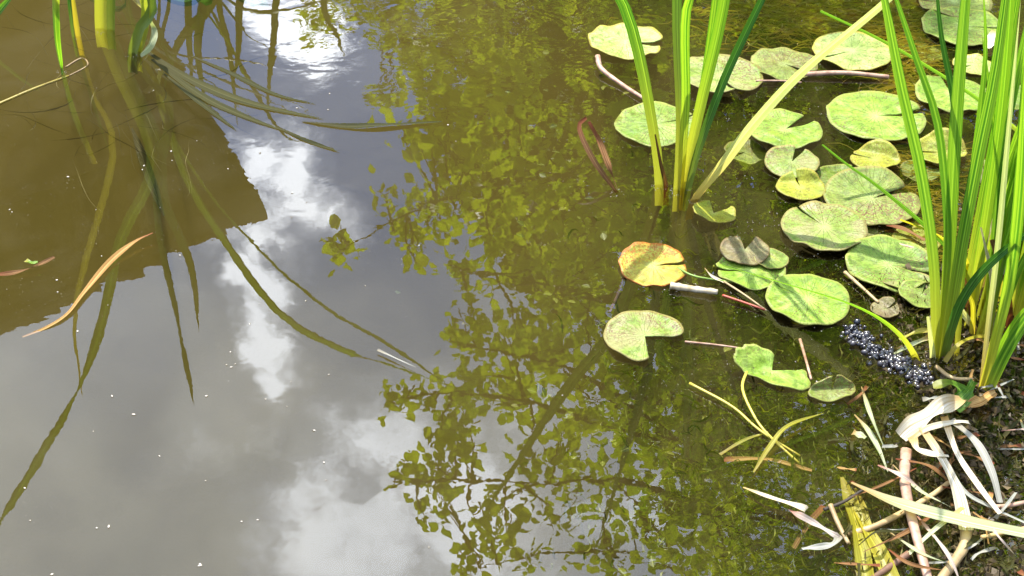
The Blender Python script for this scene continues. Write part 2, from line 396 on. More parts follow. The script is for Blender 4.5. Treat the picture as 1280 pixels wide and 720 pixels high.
tag(mesh_obj('pond_water', wv, wf, WATER, smooth=False), 'still brown pond water mirroring the sky', kind='structure')

# ------------------------------------------------------------------ house across the pond (seen only as a mirror image)
HA = R(25); H0 = Vector((-1.6, 9.4, 0)); EX = Vector((math.cos(HA), math.sin(HA), 0)); EY = Vector((-math.sin(HA), math.cos(HA), 0)); YH = 0.0
def prism(buf, poly, y0, y1):
    n = len(poly); v = [(x, y0, z) for x, z in poly] + [(x, y1, z) for x, z in poly]
    f = [tuple(range(n)), tuple(range(n, 2 * n))[::-1]] + [((i + 1) % n, i, n + i, n + (i + 1) % n) for i in range(n)]
    buf.add(v, f)
def xz(u, v):
    d = ray(u, v); t = H0.dot(EY) / d.dot(EY); p = Vector((d.x * t, d.y * t, -CAM_H - d.z * t))
    return ((p - H0).dot(EX), p.z)
eave, verge, apex = xz(334, 268), xz(0, 420), xz(-260, 534)
s_in = xz(272, 180); s_in2 = xz(246, 172); wtop = xz(216, 100)
xl = 2 * apex[0] - eave[0]
house = empty('brick_house', (0, 0, 0), 'dark brick house with tiled gable roof mirrored at the upper left', 'house')
BR = mat_simple('dark_brick', (.20, .09, .05), (.13, .065, .04), 6, .85)  # dark brick of the house walls
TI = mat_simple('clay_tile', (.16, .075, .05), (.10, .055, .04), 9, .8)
PT = mat_simple('dark_timber', (.06, .05, .04), (.04, .035, .03), 12, .6)
MO = mat_simple('mortar', (.25, .23, .2), (.18, .17, .15), 14, .9)
GLS = mat_simple('window_glass', (.03, .035, .04), (.02, .025, .03), 2, .08, bump=0)
xw = wtop[0]; xwl = 2 * apex[0] - xw; ze = s_in2[1] + .1
b = Buf(); sl_ = (apex[1] - eave[1]) / (eave[0] - apex[0])
prism(b, [(xwl, .0), (xw, .0), (xw, ze), (apex[0], ze + sl_ * (xw - apex[0]) - .1), (xwl, ze)], YH + .25, YH + 4)
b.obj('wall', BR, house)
b = Buf()
prism(b, [(apex[0], apex[1] - .02), (eave[0] - .04, eave[1] - .02), (eave[0] - .10, eave[1] - .16), (apex[0], apex[1] - .20)], YH + .03, YH + 4.2)
prism(b, [(apex[0], apex[1] - .02), (apex[0], apex[1] - .20), (xl + .10, eave[1] - .16), (xl + .04, eave[1] - .02)], YH + .03, YH + 4.2)
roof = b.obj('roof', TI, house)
b = Buf()                                               # boxed eave with its bracket
prism(b, [(eave[0] - .06, eave[1] - .10), s_in, s_in2, (xw - .02, wtop[1]), (xw - .02, eave[1] - .02)], YH + .1, YH + .24); b.obj('eave_bracket', PT, house)
b = Buf(); tube(b, [(eave[0] - .12, YH + .05, eave[1] - .2), (eave[0] - .12, YH + 4.1, eave[1] - .2)], .07, n=6, sides=10); b.obj('gutter', PT, house)
tn = 22
vt = None
for i in range(tn):                                     # tiles along the verge, each lapping the next
    t = i / tn; x = eave[0] + (apex[0] - eave[0]) * t; z = eave[1] + (apex[1] - eave[1]) * t
    w = (eave[0] - apex[0]) / tn; h = random.uniform(.0, .075)
    b = Buf(); prism(b, [(x, z + h), (x - w * 1.12, z + h + sl_ * w * 1.12 - .05), (x - w * 1.12, z + sl_ * w * 1.12 - .06), (x, z - .05)], YH, YH + .4)
    b.obj('verge_tile', TI, roof)
for (wx, wz) in ((xw - 1.1, 1.5), (xw - 2.7, 1.5)):
    b = Buf(); prism(b, [(wx - .5, wz - .6), (wx + .5, wz - .6), (wx + .5, wz + .6), (wx - .5, wz + .6)], YH + .19, YH + .26); w_ = b.obj('window', PT, house)
    for (a, c_) in ((-1, -1), (0, -1), (-1, 0), (0, 0)):
        b = Buf(); prism(b, [(wx + a * .45 + .03, wz + c_ * .55 + .03), (wx + a * .45 + .42, wz + c_ * .55 + .03), (wx + a * .45 + .42, wz + c_ * .55 + .52), (wx + a * .45 + .03, wz + c_ * .55 + .52)], YH + .175, YH + .188)
        b.obj('pane', GLS, w_)

house.location = H0; house.rotation_euler = (0, 0, HA)

# ------------------------------------------------------------------ trees
def mat_leaf(name, a, b_, tr_=.5, rough=.4):
    m, k, o = material(name); uv = k.new('ShaderNodeUVMap'); sp = k.new('ShaderNodeSeparateXYZ'); k.l.new(uv.outputs[0], sp.inputs[0])
    ge = k.new('ShaderNodeNewGeometry')
    c = k.mix(ge.outputs['Random Per Island'], a, b_)
    rib = k.rng(k.math('ABSOLUTE', k.math('SUBTRACT', sp.outputs[0], .5)), .0, .06, .6, 0)
    c = k.mix(rib, c, (.35, .38, .1))
    bsd = k.new('ShaderNodeBsdfPrincipled', ins={'Roughness': rough, 'Specular IOR Level': .12}); k.l.new(c, bsd.inputs['Base Color'])
    t = k.new('ShaderNodeBsdfTranslucent'); k.l.new(k.mix(1.0, c, (2.2, 2.2, .5), 'MULTIPLY'), t.inputs['Color'])
    mx = k.new('ShaderNodeMixShader'); mx.inputs[0].default_value = tr_
    k.l.new(bsd.outputs[0], mx.inputs[1]); k.l.new(t.outputs[0], mx.inputs[2]); k.l.new(mx.outputs[0], o.inputs['Surface']); return m
LEAF = mat_leaf('tree_leaf', (.22, .33, .02), (.40, .48, .03), .7)
LEAFD = mat_leaf('dark_leaf', (.05, .085, .015), (.10, .13, .02), .35)  # darker leaf colour of the far trees
BARK = mat_simple('bark', (.11, .085, .05), (.05, .04, .025), 18, .85, bump=.6)
# oval leaf, 8 faces, folded along the midrib
LV = [(0, 0, 0), (.34, .30, .05), (.42, .55, .05), (.25, .82, .02), (0, 1, -.06), (-.25, .82, .02), (-.42, .55, .05), (-.34, .30, .05), (0, .30, 0), (0, .55, -.01), (0, .82, -.03)]
LF = [(0, 1, 8), (8, 1, 2, 9), (9, 2, 3, 10), (10, 3, 4), (0, 8, 7), (8, 9, 6, 7), (9, 10, 5, 6), (10, 4, 5)]
LUV = [(.5 + x, y) for x, y, z in LV]
def leaf_into(buf, p, d, nrm, s):
    d = d.normalized(); sd = d.cross(nrm).normalized(); n = sd.cross(d)
    buf.add([p + (sd * x * .82 + d * y + n * z) * s for x, y, z in LV], LF, LUV)
leaf_me = None
def leaf_obj(parent, p, d, nrm, s):
    global leaf_me
    if leaf_me is None:
        o = mesh_obj('leaf', [(x * .82, y, z) for x, y, z in LV], LF, LEAF, parent, LUV); leaf_me = o.data
    else:
        o = bpy.data.objects.new('leaf', leaf_me); COL.objects.link(o); o.parent = parent
    d = d.normalized(); sd = d.cross(nrm).normalized(); n = sd.cross(d)
    from mathutils import Matrix
    mt = Matrix((sd, d, n)).transposed()
    o.rotation_euler = mt.to_euler(); o.scale = (s, s, s); o.location = p - parent.location
def rv(s=1.0): return Vector((random.gauss(0, s), random.gauss(0, s), random.gauss(0, s)))

rnd = random.Random(11); random.seed(11)
TB = Vector((2.9, 9.6, .2))
tree = empty('overhanging_tree', TB, 'broad green tree whose sunlit leafy boughs are mirrored down the middle of the pond', 'tree')
b = Buf(); TT = Vector((2.7, 8.9, 5.0)); tube(b, [TB, TB + Vector((.05, -.1, 1.8)), (2.85, 9.3, 3.4), TT], .24, .14, 14, 12, rough=.04); b.obj('trunk', BARK, tree)
# boughs: reflected pixel paths with depth
boughs = [
 [(1000, 60, 8.2), (800, 60, 7.4), (640, 40, 6.8), (500, 20, 6.4)],
 [(1000, 200, 8.2), (840, 215, 7.4), (700, 220, 6.6), (600, 235, 6.2), (520, 262, 6.0), (432, 308, 5.8)],
 [(1020, 330, 8.0), (860, 380, 7.2), (740, 370, 6.4), (640, 345, 6.1), (560, 335, 5.9)],
 [(1060, 430, 8.0), (920, 480, 7.2), (800, 500, 6.6), (700, 455, 6.2), (620, 440, 6.0), (565, 425, 5.9)],
 [(1060, 520, 8.0), (940, 560, 7.2), (790, 540, 6.5), (650, 500, 6.1), (560, 492, 5.9), (488, 500, 5.8)],
 [(1100, 620, 8.0), (920, 640, 7.0), (780, 600, 6.4), (690, 605, 6.1), (590, 600, 5.9), (500, 600, 5.8)],
 [(1100, 720, 7.8), (940, 740, 7.0), (800, 700, 6.4), (700, 690, 6.1), (600, 712, 5.9)],
 [(1080, 820, 7.6), (900, 830, 6.8), (760, 790, 6.3), (640, 770, 6.0)],
 [(1180, 250, 8.6), (1300, 300, 8.0), (1450, 350, 7.6)], [(1180, 600, 8.4), (1320, 640, 7.8), (1500, 700, 7.6)]]
btips = []
for k_, path in enumerate(boughs):
    pts = [TT.lerp(TB, .18 if path[0][1] < 300 else 0.0)] + [M(*q) for q in path]
    if path[0][1] < 300: pts[0] = TB.lerp(TT, .45 + path[0][1] * .0008)
    b = Buf(); tube(b, pts, .042, .004, 26, 7, rough=.06)
    b.obj('bough', BARK, tree); btips.append(spline(pts, 60))
allb = [p for s in btips for p in s]
# leafy sprays: (u, v, radius px, leaves) traced as places in the crown
sprays = [(425, 318, 20, 9), (480, 250, 16, 7), (520, 258, 22, 12), (497, 285, 16, 8), (540, 282, 24, 16), (575, 250, 26, 20), (515, 305, 20, 9), (520, 318, 14, 5),
 (590, 345, 24, 13), (570, 340, 12, 5), (615, 350, 16, 7), (585, 425, 24, 15), (560, 418, 10, 4), (630, 420, 26, 18), (660, 450, 24, 14), (650, 400, 22, 14),
 (490, 505, 18, 9), (510, 495, 20, 12), (540, 490, 18, 10), (575, 510, 26, 20), (600, 480, 28, 22), (555, 530, 18, 10), (640, 500, 30, 24), (570, 545, 26, 18),
 (495, 598, 12, 5), (515, 585, 14, 7), (520, 606, 16, 9), (545, 602, 22, 14), (556, 630, 22, 13), (530, 640, 14, 6), (585, 575, 18, 9), (555, 590, 18, 10),
 (610, 655, 22, 13), (640, 625, 26, 17), (640, 665, 22, 12), (600, 700, 26, 16), (575, 712, 14, 7), (660, 700, 24, 14), (690, 640, 26, 18), (720, 600, 30, 22), (700, 560, 26, 18), (660, 560, 22, 12),
 (740, 690, 26, 18), (775, 715, 28, 20), (760, 640, 20, 10), (800, 660, 24, 16), (840, 690, 34, 24), (850, 640, 30, 20), (870, 590, 30, 18), (900, 700, 34, 20), (840, 560, 26, 16), (900, 640, 30, 18), (950, 680, 34, 18), (960, 600, 32, 14),
 (470, 20, 30, 20), (450, 12, 24, 12), (500, 15, 26, 14), (530, 95, 26, 18), (560, 190, 26, 14), (478, 122, 14, 8), (545, 255, 22, 12), (425, 300, 16, 6), (590, 395, 22, 12), (600, 640, 22, 10), (505, 40, 26, 16), (480, 50, 16, 8), (520, 75, 22, 14), (488, 118, 14, 7), (510, 185, 18, 9), (540, 195, 22, 14), (535, 120, 24, 16), (560, 150, 28, 22), (545, 60, 30, 20), (545, 10, 30, 20), (395, 15, 18, 9), (400, 40, 16, 7), (420, 5, 16, 6),
 (590, 200, 34, 28), (600, 110, 34, 24), (600, 40, 36, 22), (620, 280, 34, 28), (660, 230, 34, 26), (650, 150, 32, 20), (650, 70, 34, 14), (690, 300, 34, 26), (660, 330, 30, 22), (700, 380, 34, 24), (740, 330, 34, 20), (720, 260, 34, 22), (740, 420, 34, 20), (780, 450, 34, 18), (690, 440, 26, 14), (740, 500, 24, 10), (800, 530, 28, 14),
 (700, 170, 30, 14), (760, 200, 34, 14), (800, 280, 36, 18), (800, 370, 36, 18), (860, 440, 40, 18), (860, 330, 36, 14), (900, 520, 40, 18)]
buf_far = Buf(); near_leaves = []; twigbuf_n = 0
def spray(u, v, r, n, depth=None, store=True):
    global twigbuf_n
    tgt_y = depth or rnd.uniform(5.6, 6.6)
    c = M(u, v, tgt_y)
    anchor = min(allb, key=lambda p: (p - c).length + abs(p.x - c.x) * .2)
    if (anchor - c).length > .7: anchor = c + (anchor - c).normalized() * .7
    rad = r * (c.length + CAM_H * .5) / F_PX
    axis = (c - anchor); axis = axis.normalized() if axis.length > .02 else Vector((-1, 0, -.1))
    end = c + axis * rad
    mid = anchor.lerp(end, .5) + rv(.03)
    tb = Buf(); tube(tb, [anchor, mid, end], .008, .003, 6, 5)
    for _ in range(max(1, n // 6)):
        e = c + rv(rad * .6); tube(tb, [anchor.lerp(end, rnd.uniform(.3, .8)), e], .004, .002, 3, 4)
    tb.obj('twig', BARK, tree)
    for i in range(int(n * 2.3)):
        p = c + axis * rnd.uniform(-1.1, 1.0) * rad + rv(rad * .5)
        d = (p - anchor).normalized() * .6 + rv(.45) + Vector((0, 0, -.25))
        nr = Vector((rnd.gauss(0, .55), rnd.gauss(-.15, .5), 1)).normalized()
        s = rnd.uniform(.045, .10)
        near_leaves.append((p, d, nr, s, u))
for s_ in sprays: spray(*s_)
near_leaves.sort(key=lambda q: q[4] + rnd.uniform(-40, 40))
for q in near_leaves[:300]: leaf_obj(tree, *q[:4])
for q in near_leaves[300:]: leaf_into(buf_far, *q[:4])
# deeper crown behind them, thinning out towards the lower left where the sky shows
for i in range(36000):
    u = rnd.uniform(520, 1500); v = rnd.uniform(-160, 900)
    edge = 575 + 30 * math.sin(v * .021) + max(0, v - 420) * .62
    dens = smooth(edge - 30, edge + 260, u + 120 * mn.noise(Vector((u * .012, v * .012, 4))))
    if v < 300: dens = max(dens, smooth(535, 640, u) * .8)
    dens *= (.45 + smooth(720, 900, u)) + .9 * smooth(-.25, .35, mn.noise(Vector((u * .018, v * .018, 9))))
    if v < 190 and u > 630: dens *= .35
    if rnd.random() > dens: continue
    p = M(u, v, rnd.uniform(6.4, 9.0)) + rv(.05)
    leaf_into(buf_far, p, rv() + Vector((0, 0, -.4)), Vector((rnd.gauss(0, .6), rnd.gauss(0, .6), 1)).normalized(), rnd.uniform(.05, .13) * (1.2 if v > 400 and u < 900 else 1))
tag(buf_far.obj('leaves', LEAF, tree), kind='stuff')

# dark dense trees standing behind it
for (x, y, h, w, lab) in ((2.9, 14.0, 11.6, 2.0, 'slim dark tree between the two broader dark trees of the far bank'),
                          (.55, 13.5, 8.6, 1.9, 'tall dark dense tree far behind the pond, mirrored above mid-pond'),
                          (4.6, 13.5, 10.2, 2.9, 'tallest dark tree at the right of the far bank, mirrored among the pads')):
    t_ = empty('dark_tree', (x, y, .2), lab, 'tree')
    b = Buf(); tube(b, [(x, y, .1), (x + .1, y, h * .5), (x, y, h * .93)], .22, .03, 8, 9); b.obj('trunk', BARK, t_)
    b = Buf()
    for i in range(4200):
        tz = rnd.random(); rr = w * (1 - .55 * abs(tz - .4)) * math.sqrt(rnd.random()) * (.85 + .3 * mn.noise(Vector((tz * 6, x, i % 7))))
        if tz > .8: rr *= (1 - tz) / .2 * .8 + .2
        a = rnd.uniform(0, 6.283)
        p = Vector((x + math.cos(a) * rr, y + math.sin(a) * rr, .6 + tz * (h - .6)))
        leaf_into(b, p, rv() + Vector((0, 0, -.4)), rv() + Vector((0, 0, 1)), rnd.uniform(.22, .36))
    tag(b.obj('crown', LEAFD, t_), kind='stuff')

# ------------------------------------------------------------------ lily pads
def lily_pad(u, v, w, notch, nw, mat, label, z=.004, oval=1.0, ovdir=0., folds=(), wav=.007, rim=.0045, tilt=(0, 0), dome=0., name='lily_pad', rag=.012, cat='lily pad', depth=.9, seed=None):
    """A floating pad w px wide round the place seen at u, v; notch = bearing of its cleft (0 = right, 90 = away)."""
    rs = random.Random(seed or int(u * 7 + v)); c = G(u, v, z); rad = w / 2 / px(c)
    NA, NR = 56, 9; vs, uv, fs = [], [], []
    ph = rs.uniform(0, 6); a0 = R(notch + nw / 2); a1 = R(notch + 360 - nw / 2)
    def pt(t, q, dz):
        ca = R(notch) + (R(notch + 360) - R(notch)) * t
        ea = a0 + (a1 - a0) * t
        # the cleft narrows to a slit at the centre and its lobes are rounded
        ang = ea
        lobe = 1 - .10 * math.exp(-(min(t, 1 - t) * 60) ** 1.0) * min(1, nw / 20)
        rr = rad * q * lobe * (1 + rag * math.sin(ang * 3 + ph) + rag * .8 * mn.noise(Vector((math.cos(ang) * 4, math.sin(ang) * 4, ph * 9))) * 2.5 * q)
        x, y = math.cos(ang) * rr, math.sin(ang) * rr
        od = R(ovdir); xl_ = x * math.cos(od) + y * math.sin(od); yl_ = -x * math.sin(od) + y * math.cos(od); yl_ *= oval
        x, y = xl_ * math.cos(od) - yl_ * math.sin(od), xl_ * math.sin(od) + yl_ * math.cos(od)
        zz = rim * max(0, q - .82) / .18 * (.5 + .8 * mn.noise(Vector((math.cos(ang) * 2, math.sin(ang) * 2, ph)))) + wav * q * mn.noise(Vector((x * 26, y * 26, ph))) + dome * (1 - q * q)
        zz += x * math.tan(R(tilt[0])) + y * math.tan(R(tilt[1]))
        p = Vector((x, y, zz))
        for (fd, fo, fa) in folds:
            n_ = Vector((math.cos(R(fd)), math.sin(R(fd)), 0)); s_ = p.x * n_.x + p.y * n_.y - fo * rad
            if s_ > 0:
                a = R(fa) * min(1, s_ / (.25 * rad))
                p = p - n_ * s_ * (1 - math.cos(a)); p.z += math.sin(a) * s_
        return p + Vector((0, 0, dz))
    for side, dz in ((0, 0), (1, -.0022)):
        for j in range(NR + 1):
            for i in range(NA + 1):
                q = (j / NR) ** .85; vs.append(pt(i / NA, max(q, .004), dz)); uv.append((i / NA, q))
    W_ = NA + 1; S_ = W_ * (NR + 1)
    for j in range(NR):
        for i in range(NA):
            a = j * W_ + i; fs.append((a, a + W_, a + W_ + 1, a + 1)); fs.append((S_ + a, S_ + a + 1, S_ + a + W_ + 1, S_ + a + W_))
    for i in range(NA):
        a = NR * W_ + i; fs.append((a, S_ + a, S_ + a + 1, a + 1))
    for j in range(NR):
        a = j * W_; fs.append((a, S_ + a, S_ + a + W_, a + W_)); a = j * W_ + NA; fs.append((a, a + W_, S_ + a + W_, S_ + a))
    o = mesh_obj(name, vs, fs, PADM[mat], uvs=uv, loc=c)
    return tag(o, label, cat, 'water lily pads floating on the right of the pond')
pads = [
 (782, 52, 95, -8, 16, 'pale', 'glaring pale pad with yellow rim, the leftmost one at the top', dict(oval=.98, folds=((180, .35, 7),))),
 (899, 94, 108, -70, 10, 'mauve', 'broad pad with a pale lower lip crossed by four upright leaf blades', dict(folds=((-100, .45, 10),))),
 (980, 80, 84, -35, 16, 'spotted', 'speckled olive pad touching the left end of the pink stalk', dict()),
 (1066, 64, 100, 200, 6, 'pale', 'glare-whitened pad with a brown rim above the pink stalk', dict(oval=.98, wav=.007)),
 (820, 155, 104, 20, 4, 'green', 'large pale green pad directly behind the foot of the middle reeds', dict(rim=.006)),
 (1095, 145, 123, 8, 9, 'fresh', 'largest bright round pad with a narrow cleft to its right', dict()),
 (982, 161, 92, 35, 26, 'fresh', 'bright green pad with a wide cleft opening up to the right, beside the bleached leaf', dict()),
 (990, 202, 68, 62, 24, 'mauve', 'small mauve-tinged pad with notched top lying over a folded one', dict(z=.010, tilt=(0, 3))),
 (1001, 234, 62, 100, 8, 'yellow', 'small yellow-green pad half tucked beneath the notched one', dict(oval=.95, folds=((90, .35, 38),))),
 (1094, 199, 62, 150, 8, 'yellow', 'small cupped yellow pad with curled edge below the largest one', dict(folds=((60, .4, 35), (-60, .55, 25)), z=.008)),
 (1030, 283, 107, 120, 5, 'mauve', 'big pad with whitish rim lying in the reed shadow', dict(z=.010, rim=.007)),
 (1090, 248, 120, 25, 14, 'spotted', 'wide speckled pad behind the slanting green leaf', dict(folds=((90, .30, 9),))),
 (1112, 331, 110, -20, 8, 'green', 'shaded broad pad beside the foot of the right-hand reeds', dict(folds=((110, .3, 10),))),
 (1128, 350, 80, -160, 22, 'mauve', 'long pad with ragged tip lying under the shaded broad one', dict(z=.001, oval=.6, ovdir=-20)),
 (1152, 368, 58, 60, 12, 'green', 'small grey-green pad against the right reed foot', dict(tilt=(-4, 0), z=.006)),
 (892, 266, 55, 60, 70, 'yellow', 'small ragged pad torn in two, right of the bleached leaf foot', dict(folds=((200, .1, 12),), rag=.03)),
 (931, 312, 62, 75, 40, 'purple', 'small purple-mauve pad with a dark cleft', dict(z=.012)),
 (964, 324, 44, 170, 10, 'mauve', 'little rusty-rimmed pad peeping from behind the purple one', dict(z=.007)),
 (938, 338, 88, 180, 10, 'fresh', 'pale green pad pinned under the long straw leaf', dict(oval=.85)),
 (1010, 374, 105, 140, 2, 'fresh', 'round bright pad crossed by a long thin leaf', dict(z=.005, rim=.006)),
 (817, 332, 86, 5, 14, 'orange', 'orange and yellow pad with scorched rim', dict(rag=.03, wav=.010, folds=((150, .4, 16),))),
 (806, 420, 102, -44, 88, 'mauve', 'single mauve-green pad with a quarter missing', dict(rim=.005)),
 (965, 463, 104, 45, 50, 'fresh', 'torn folded pad with pale pointed wings floating alone', dict(oval=.50, ovdir=-28, folds=((120, .1, 24),), rag=.05)),
 (1204, 33, 104, -5, 5, 'green', 'wide pad at the upper right holding a white petal', dict()),
 (1192, 2, 92, 180, 5, 'spotted', 'pad cut by the top edge of the view at the right', dict(z=.001)),
 (1216, 81, 50, 200, 18, 'pale', 'small pale pad between two upright leaves at the upper right', dict()),
 (1190, 117, 92, 90, 12, 'fresh', 'bright pad behind the dense right-hand reeds', dict()),
 (1176, 190, 64, 180, 14, 'yellow', 'crumpled golden pad behind the right-hand reeds', dict(folds=((80, .0, 32), (-60, .5, 30)), wav=.012)),
 (1106, 386, 36, 20, 14, 'purple', 'tiny brown curled pad above the dark beads', dict(folds=((30, .3, 30),))),
 (1146, 300, 60, 100, 20, 'yellow', 'half sunken yellow pad behind the slanting yellow-tipped leaf', dict(z=-.006)),
 (1150, 64, 66, 100, 12, 'yellow', 'sunken ochre pad under weed between the glare-whitened pad and the wide upper right one', dict(z=-.018)),
 (1052, 226, 70, 30, 12, 'green', 'dull sunken pad showing between the yellow-green one and the wide speckled one', dict(z=-.006)),
 (932, 190, 54, 200, 30, 'spotted', 'small drowned dark pad right beside the bleached leaf', dict(z=-.030)),
 (1150, 214, 50, 40, 30, 'spotted', 'small sunken pad left of the right reeds beneath the golden one', dict(z=-.010)),
 (1068, 292, 60, 250, 20, 'spotted', 'half drowned pad in the dark gap right of the big whitish-rimmed pad', dict(z=-.012)),
 (1040, 489, 62, 90, 10, 'spotted', 'curled dark-edged pad standing up beside the folded one', dict(oval=.55, ovdir=12, folds=((95, .05, 50),), z=.004)),
 (1262, 120, 60, 100, 20, 'green', 'pad mostly hidden behind the reeds at the right edge', dict(z=.003)),
]
for (u, v, w, nt, nw, mt, lb, kw) in pads: lily_pad(u, v, w, nt, nw, mt, lb, **kw)

# ------------------------------------------------------------------ reeds
def path3(base, pts, sink=.05):
    b0 = G(*base); out = [b0]
    for q in pts:
        out.append((P if q[0] == 'd' else M)(q[1], q[2], b0.y + q[3]))
    d = (out[1] - out[0]); d.z = abs(d.z) + .2
    return [b0 - d.normalized() * sink] + out
def plant(base, label, group=None, cat='reed', name='reed_clump'):
    p = G(*base); return empty(name, p, label, cat, group)
def blade(parent, pts, w_px, mat, side=None, twist=0., n=22, fold=.5, prof=None, wob=0.):
    b = Buf(); w = (.95 if parent.location.x < 0 else .73) * w_px / px(pts[min(1, len(pts) - 1)])
    ribbon(b, pts, w, side or (1, -.35, 0), fold, n, prof, twist, wob=wob)
    return b.obj('leaf', MB[mat], parent, origin=pts[0])
random.seed(5)
mid = plant((845, 234), 'tall green reed clump standing alone among the pads in mid pond', 'reeds standing in the water')
blade(mid, path3((824, 232), [('d', 818, 170, .0), ('d', 785, 20, .0), ('m', 705, 490, .0), ('m', 600, 650, .02)]), 21, 'iris', twist=-.3)
blade(mid, path3((850, 236), [('d', 857, 130, .0), ('d', 861, 0, -.02), ('m', 864, 480, -.04), ('m', 866, 585, -.05)]), 15, 'bright', twist=.3)
blade(mid, path3((846, 238), [('d', 850, 150, .02), ('d', 846, 0, .10), ('m', 805, 480, .16), ('m', 745, 690, .25)]), 16, 'iris', twist=.4)
blade(mid, path3((852, 236), [('d', 876, 130, .0), ('d', 905, 0, .0), ('d', 930, -200, .02), ('d', 950, -380, .04)]), 19, 'bright')
blade(mid, path3((860, 238), [('d', 872, 190, .0), ('d', 905, 100, .0), ('d', 952, 0, .0), ('d', 1010, -120, .0)]), 14, 'dark', twist=.2)
blade(mid, path3((856, 236), [('d', 872, 150, .03), ('d', 888, 50, .04), ('d', 900, -60, .06), ('d', 905, -200, .1)]), 13, 'bright')
blade(mid, path3((868, 250), [('d', 900, 210, -.02), ('d', 945, 152, -.02), ('d', 1005, 88, .0), ('d', 1105, 4, .02), ('d', 1170, -60, .04)]), 30, 'straw', side=(.95, .42, -.2), fold=.15, n=30, prof=lambda t: min(1, .45 + 2.2 * t) * (1 - .5 * t))
blade(mid, path3((832, 232), [('d', 826, 205, -.01), ('d', 819, 168, -.01)]), 12, 'brown', prof=lambda t: 1 - .8 * t)

rt = plant((1175, 446), 'dense green reed shoot rooted beside the dark beads', 'reeds standing in the water')
blade(rt, path3((1168, 444), [('d', 1168, 340, .0), ('d', 1152, 220, .0), ('d', 1127, 110, .0), ('d', 1104, -10, .0), ('d', 1080, -140, .0)]), 18, 'iris')
blade(rt, path3((1178, 446), [('d', 1186, 320, .02), ('d', 1194, 170, .03), ('d', 1202, 60, .04), ('d', 1212, -60, .05), ('d', 1225, -200, .06)]), 20, 'iris', twist=.3)
blade(rt, path3((1180, 446), [('d', 1200, 320, -.02), ('d', 1222, 200, -.02), ('d', 1244, 90, -.03), ('d', 1262, -40, -.03), ('d', 1280, -160, -.03)]), 19, 'iris', twist=-.3)
blade(rt, path3((1180, 447), [('d', 1198, 385, -.05), ('d', 1232, 335, -.07), ('d', 1290, 288, -.08), ('d', 1360, 250, -.08)]), 16, 'dark')
blade(rt, path3((1144, 446), [('d', 1118, 412, -.02), ('d', 1070, 383, -.03), ('d', 985, 356, -.04), ('d', 900, 331, -.05)]), 14, 'bright', prof=lambda t: .9 - .75 * t ** 1.5)
blade(rt, path3((1170, 445), [('d', 1184, 330, .01), ('d', 1182, 240, .02), ('d', 1171, 150, .02), ('d', 1146, 75, .03), ('d', 1119, -5, .03), ('d', 1090, -90, .03)]), 13, 'iris')
blade(rt, path3((1184, 444), [('d', 1188, 300, .05), ('d', 1196, 160, .06), ('d', 1176, 40, .08), ('d', 1168, -60, .08)]), 13, 'dark')
blade(rt, path3((1196, 440), [('d', 1206, 300, .05), ('d', 1224, 150, .06), ('d', 1232, 60, .08), ('d', 1228, -30, .08)]), 11, 'bright')
blade(rt, path3((1220, 378), [('d', 1200, 330, .0), ('d', 1165, 290, .0), ('d', 1100, 235, .0), ('d', 1058, 205, .0), ('d', 1028, 181, .0)]), 13, 'iris', prof=lambda t: .9 - .6 * t ** 2)
blade(rt, path3((1216, 372), [('d', 1206, 325, -.02), ('d', 1180, 300, -.02), ('d', 1150, 284, -.02), ('d', 1126, 275, -.02)]), 15, 'yellow', prof=lambda t: .9 - .4 * t)
blade(rt, path3((1166, 448), [('d', 1163, 420, -.01), ('d', 1160, 396, -.01)]), 13, 'straw', prof=lambda t: 1 - .6 * t)
blade(rt, path3((1300, 190), [('d', 1240, 137, .0), ('d', 1180, 96, .0), ('d', 1105, 52, .0), ('d', 1026, 14, .0)]), 12, 'iris', prof=lambda t: .85 - .25 * t)

r2 = plant((1232, 490), 'bright reed shoot with yellow foot rooted nearest the viewer at the right edge', 'reeds standing in the water')
blade(r2, path3((1228, 488), [('d', 1243, 430, .0), ('d', 1262, 350, .0), ('d', 1274, 250, .0), ('d', 1282, 100, .0), ('d', 1290, -60, .0)]), 18, 'bright')
blade(r2, path3((1236, 488), [('d', 1258, 440, -.03), ('d', 1290, 390, -.04), ('d', 1340, 330, -.05)]), 19, 'iris')
blade(r2, path3((1240, 486), [('d', 1250, 440, .02), ('d', 1280, 390, .02), ('d', 1330, 350, .03)]), 14, 'bright')
blade(r2, path3((1226, 486), [('d', 1236, 400, .02), ('d', 1248, 300, .02), ('d', 1262, 150, .03), ('d', 1276, 0, .03)]), 9, 'straw')
r3 = plant((1240, 415), 'thick stand of young yellow-green reeds behind the two front shoots at the right edge', 'reeds standing in the water')
for i in range(44):
    bu = random.uniform(1196, 1310); bv = random.uniform(372, 428) - (bu > 1260) * 20
    tu = bu + random.gauss(0, 16) + (1245 - bu) * -.15; h = random.uniform(.35, .95)
    b0 = G(bu, bv); lean = random.gauss(0, .10)
    top = Vector((b0.x + (tu - bu) / 700 + lean * .6, b0.y + random.gauss(0, .04), h))
    q = b0.lerp(top, .5) + Vector((-lean * .18, 0, 0))
    blade(r3, [b0 - Vector((0, 0, .04)), b0, q, top], random.uniform(8, 17), random.choice(['bright', 'bright', 'iris', 'bright', 'iris', 'bright', 'bright', 'straw' if i % 9 == 0 else 'iris']), twist=random.uniform(-.6, .6), side=(1, random.uniform(-.9, .6), 0))
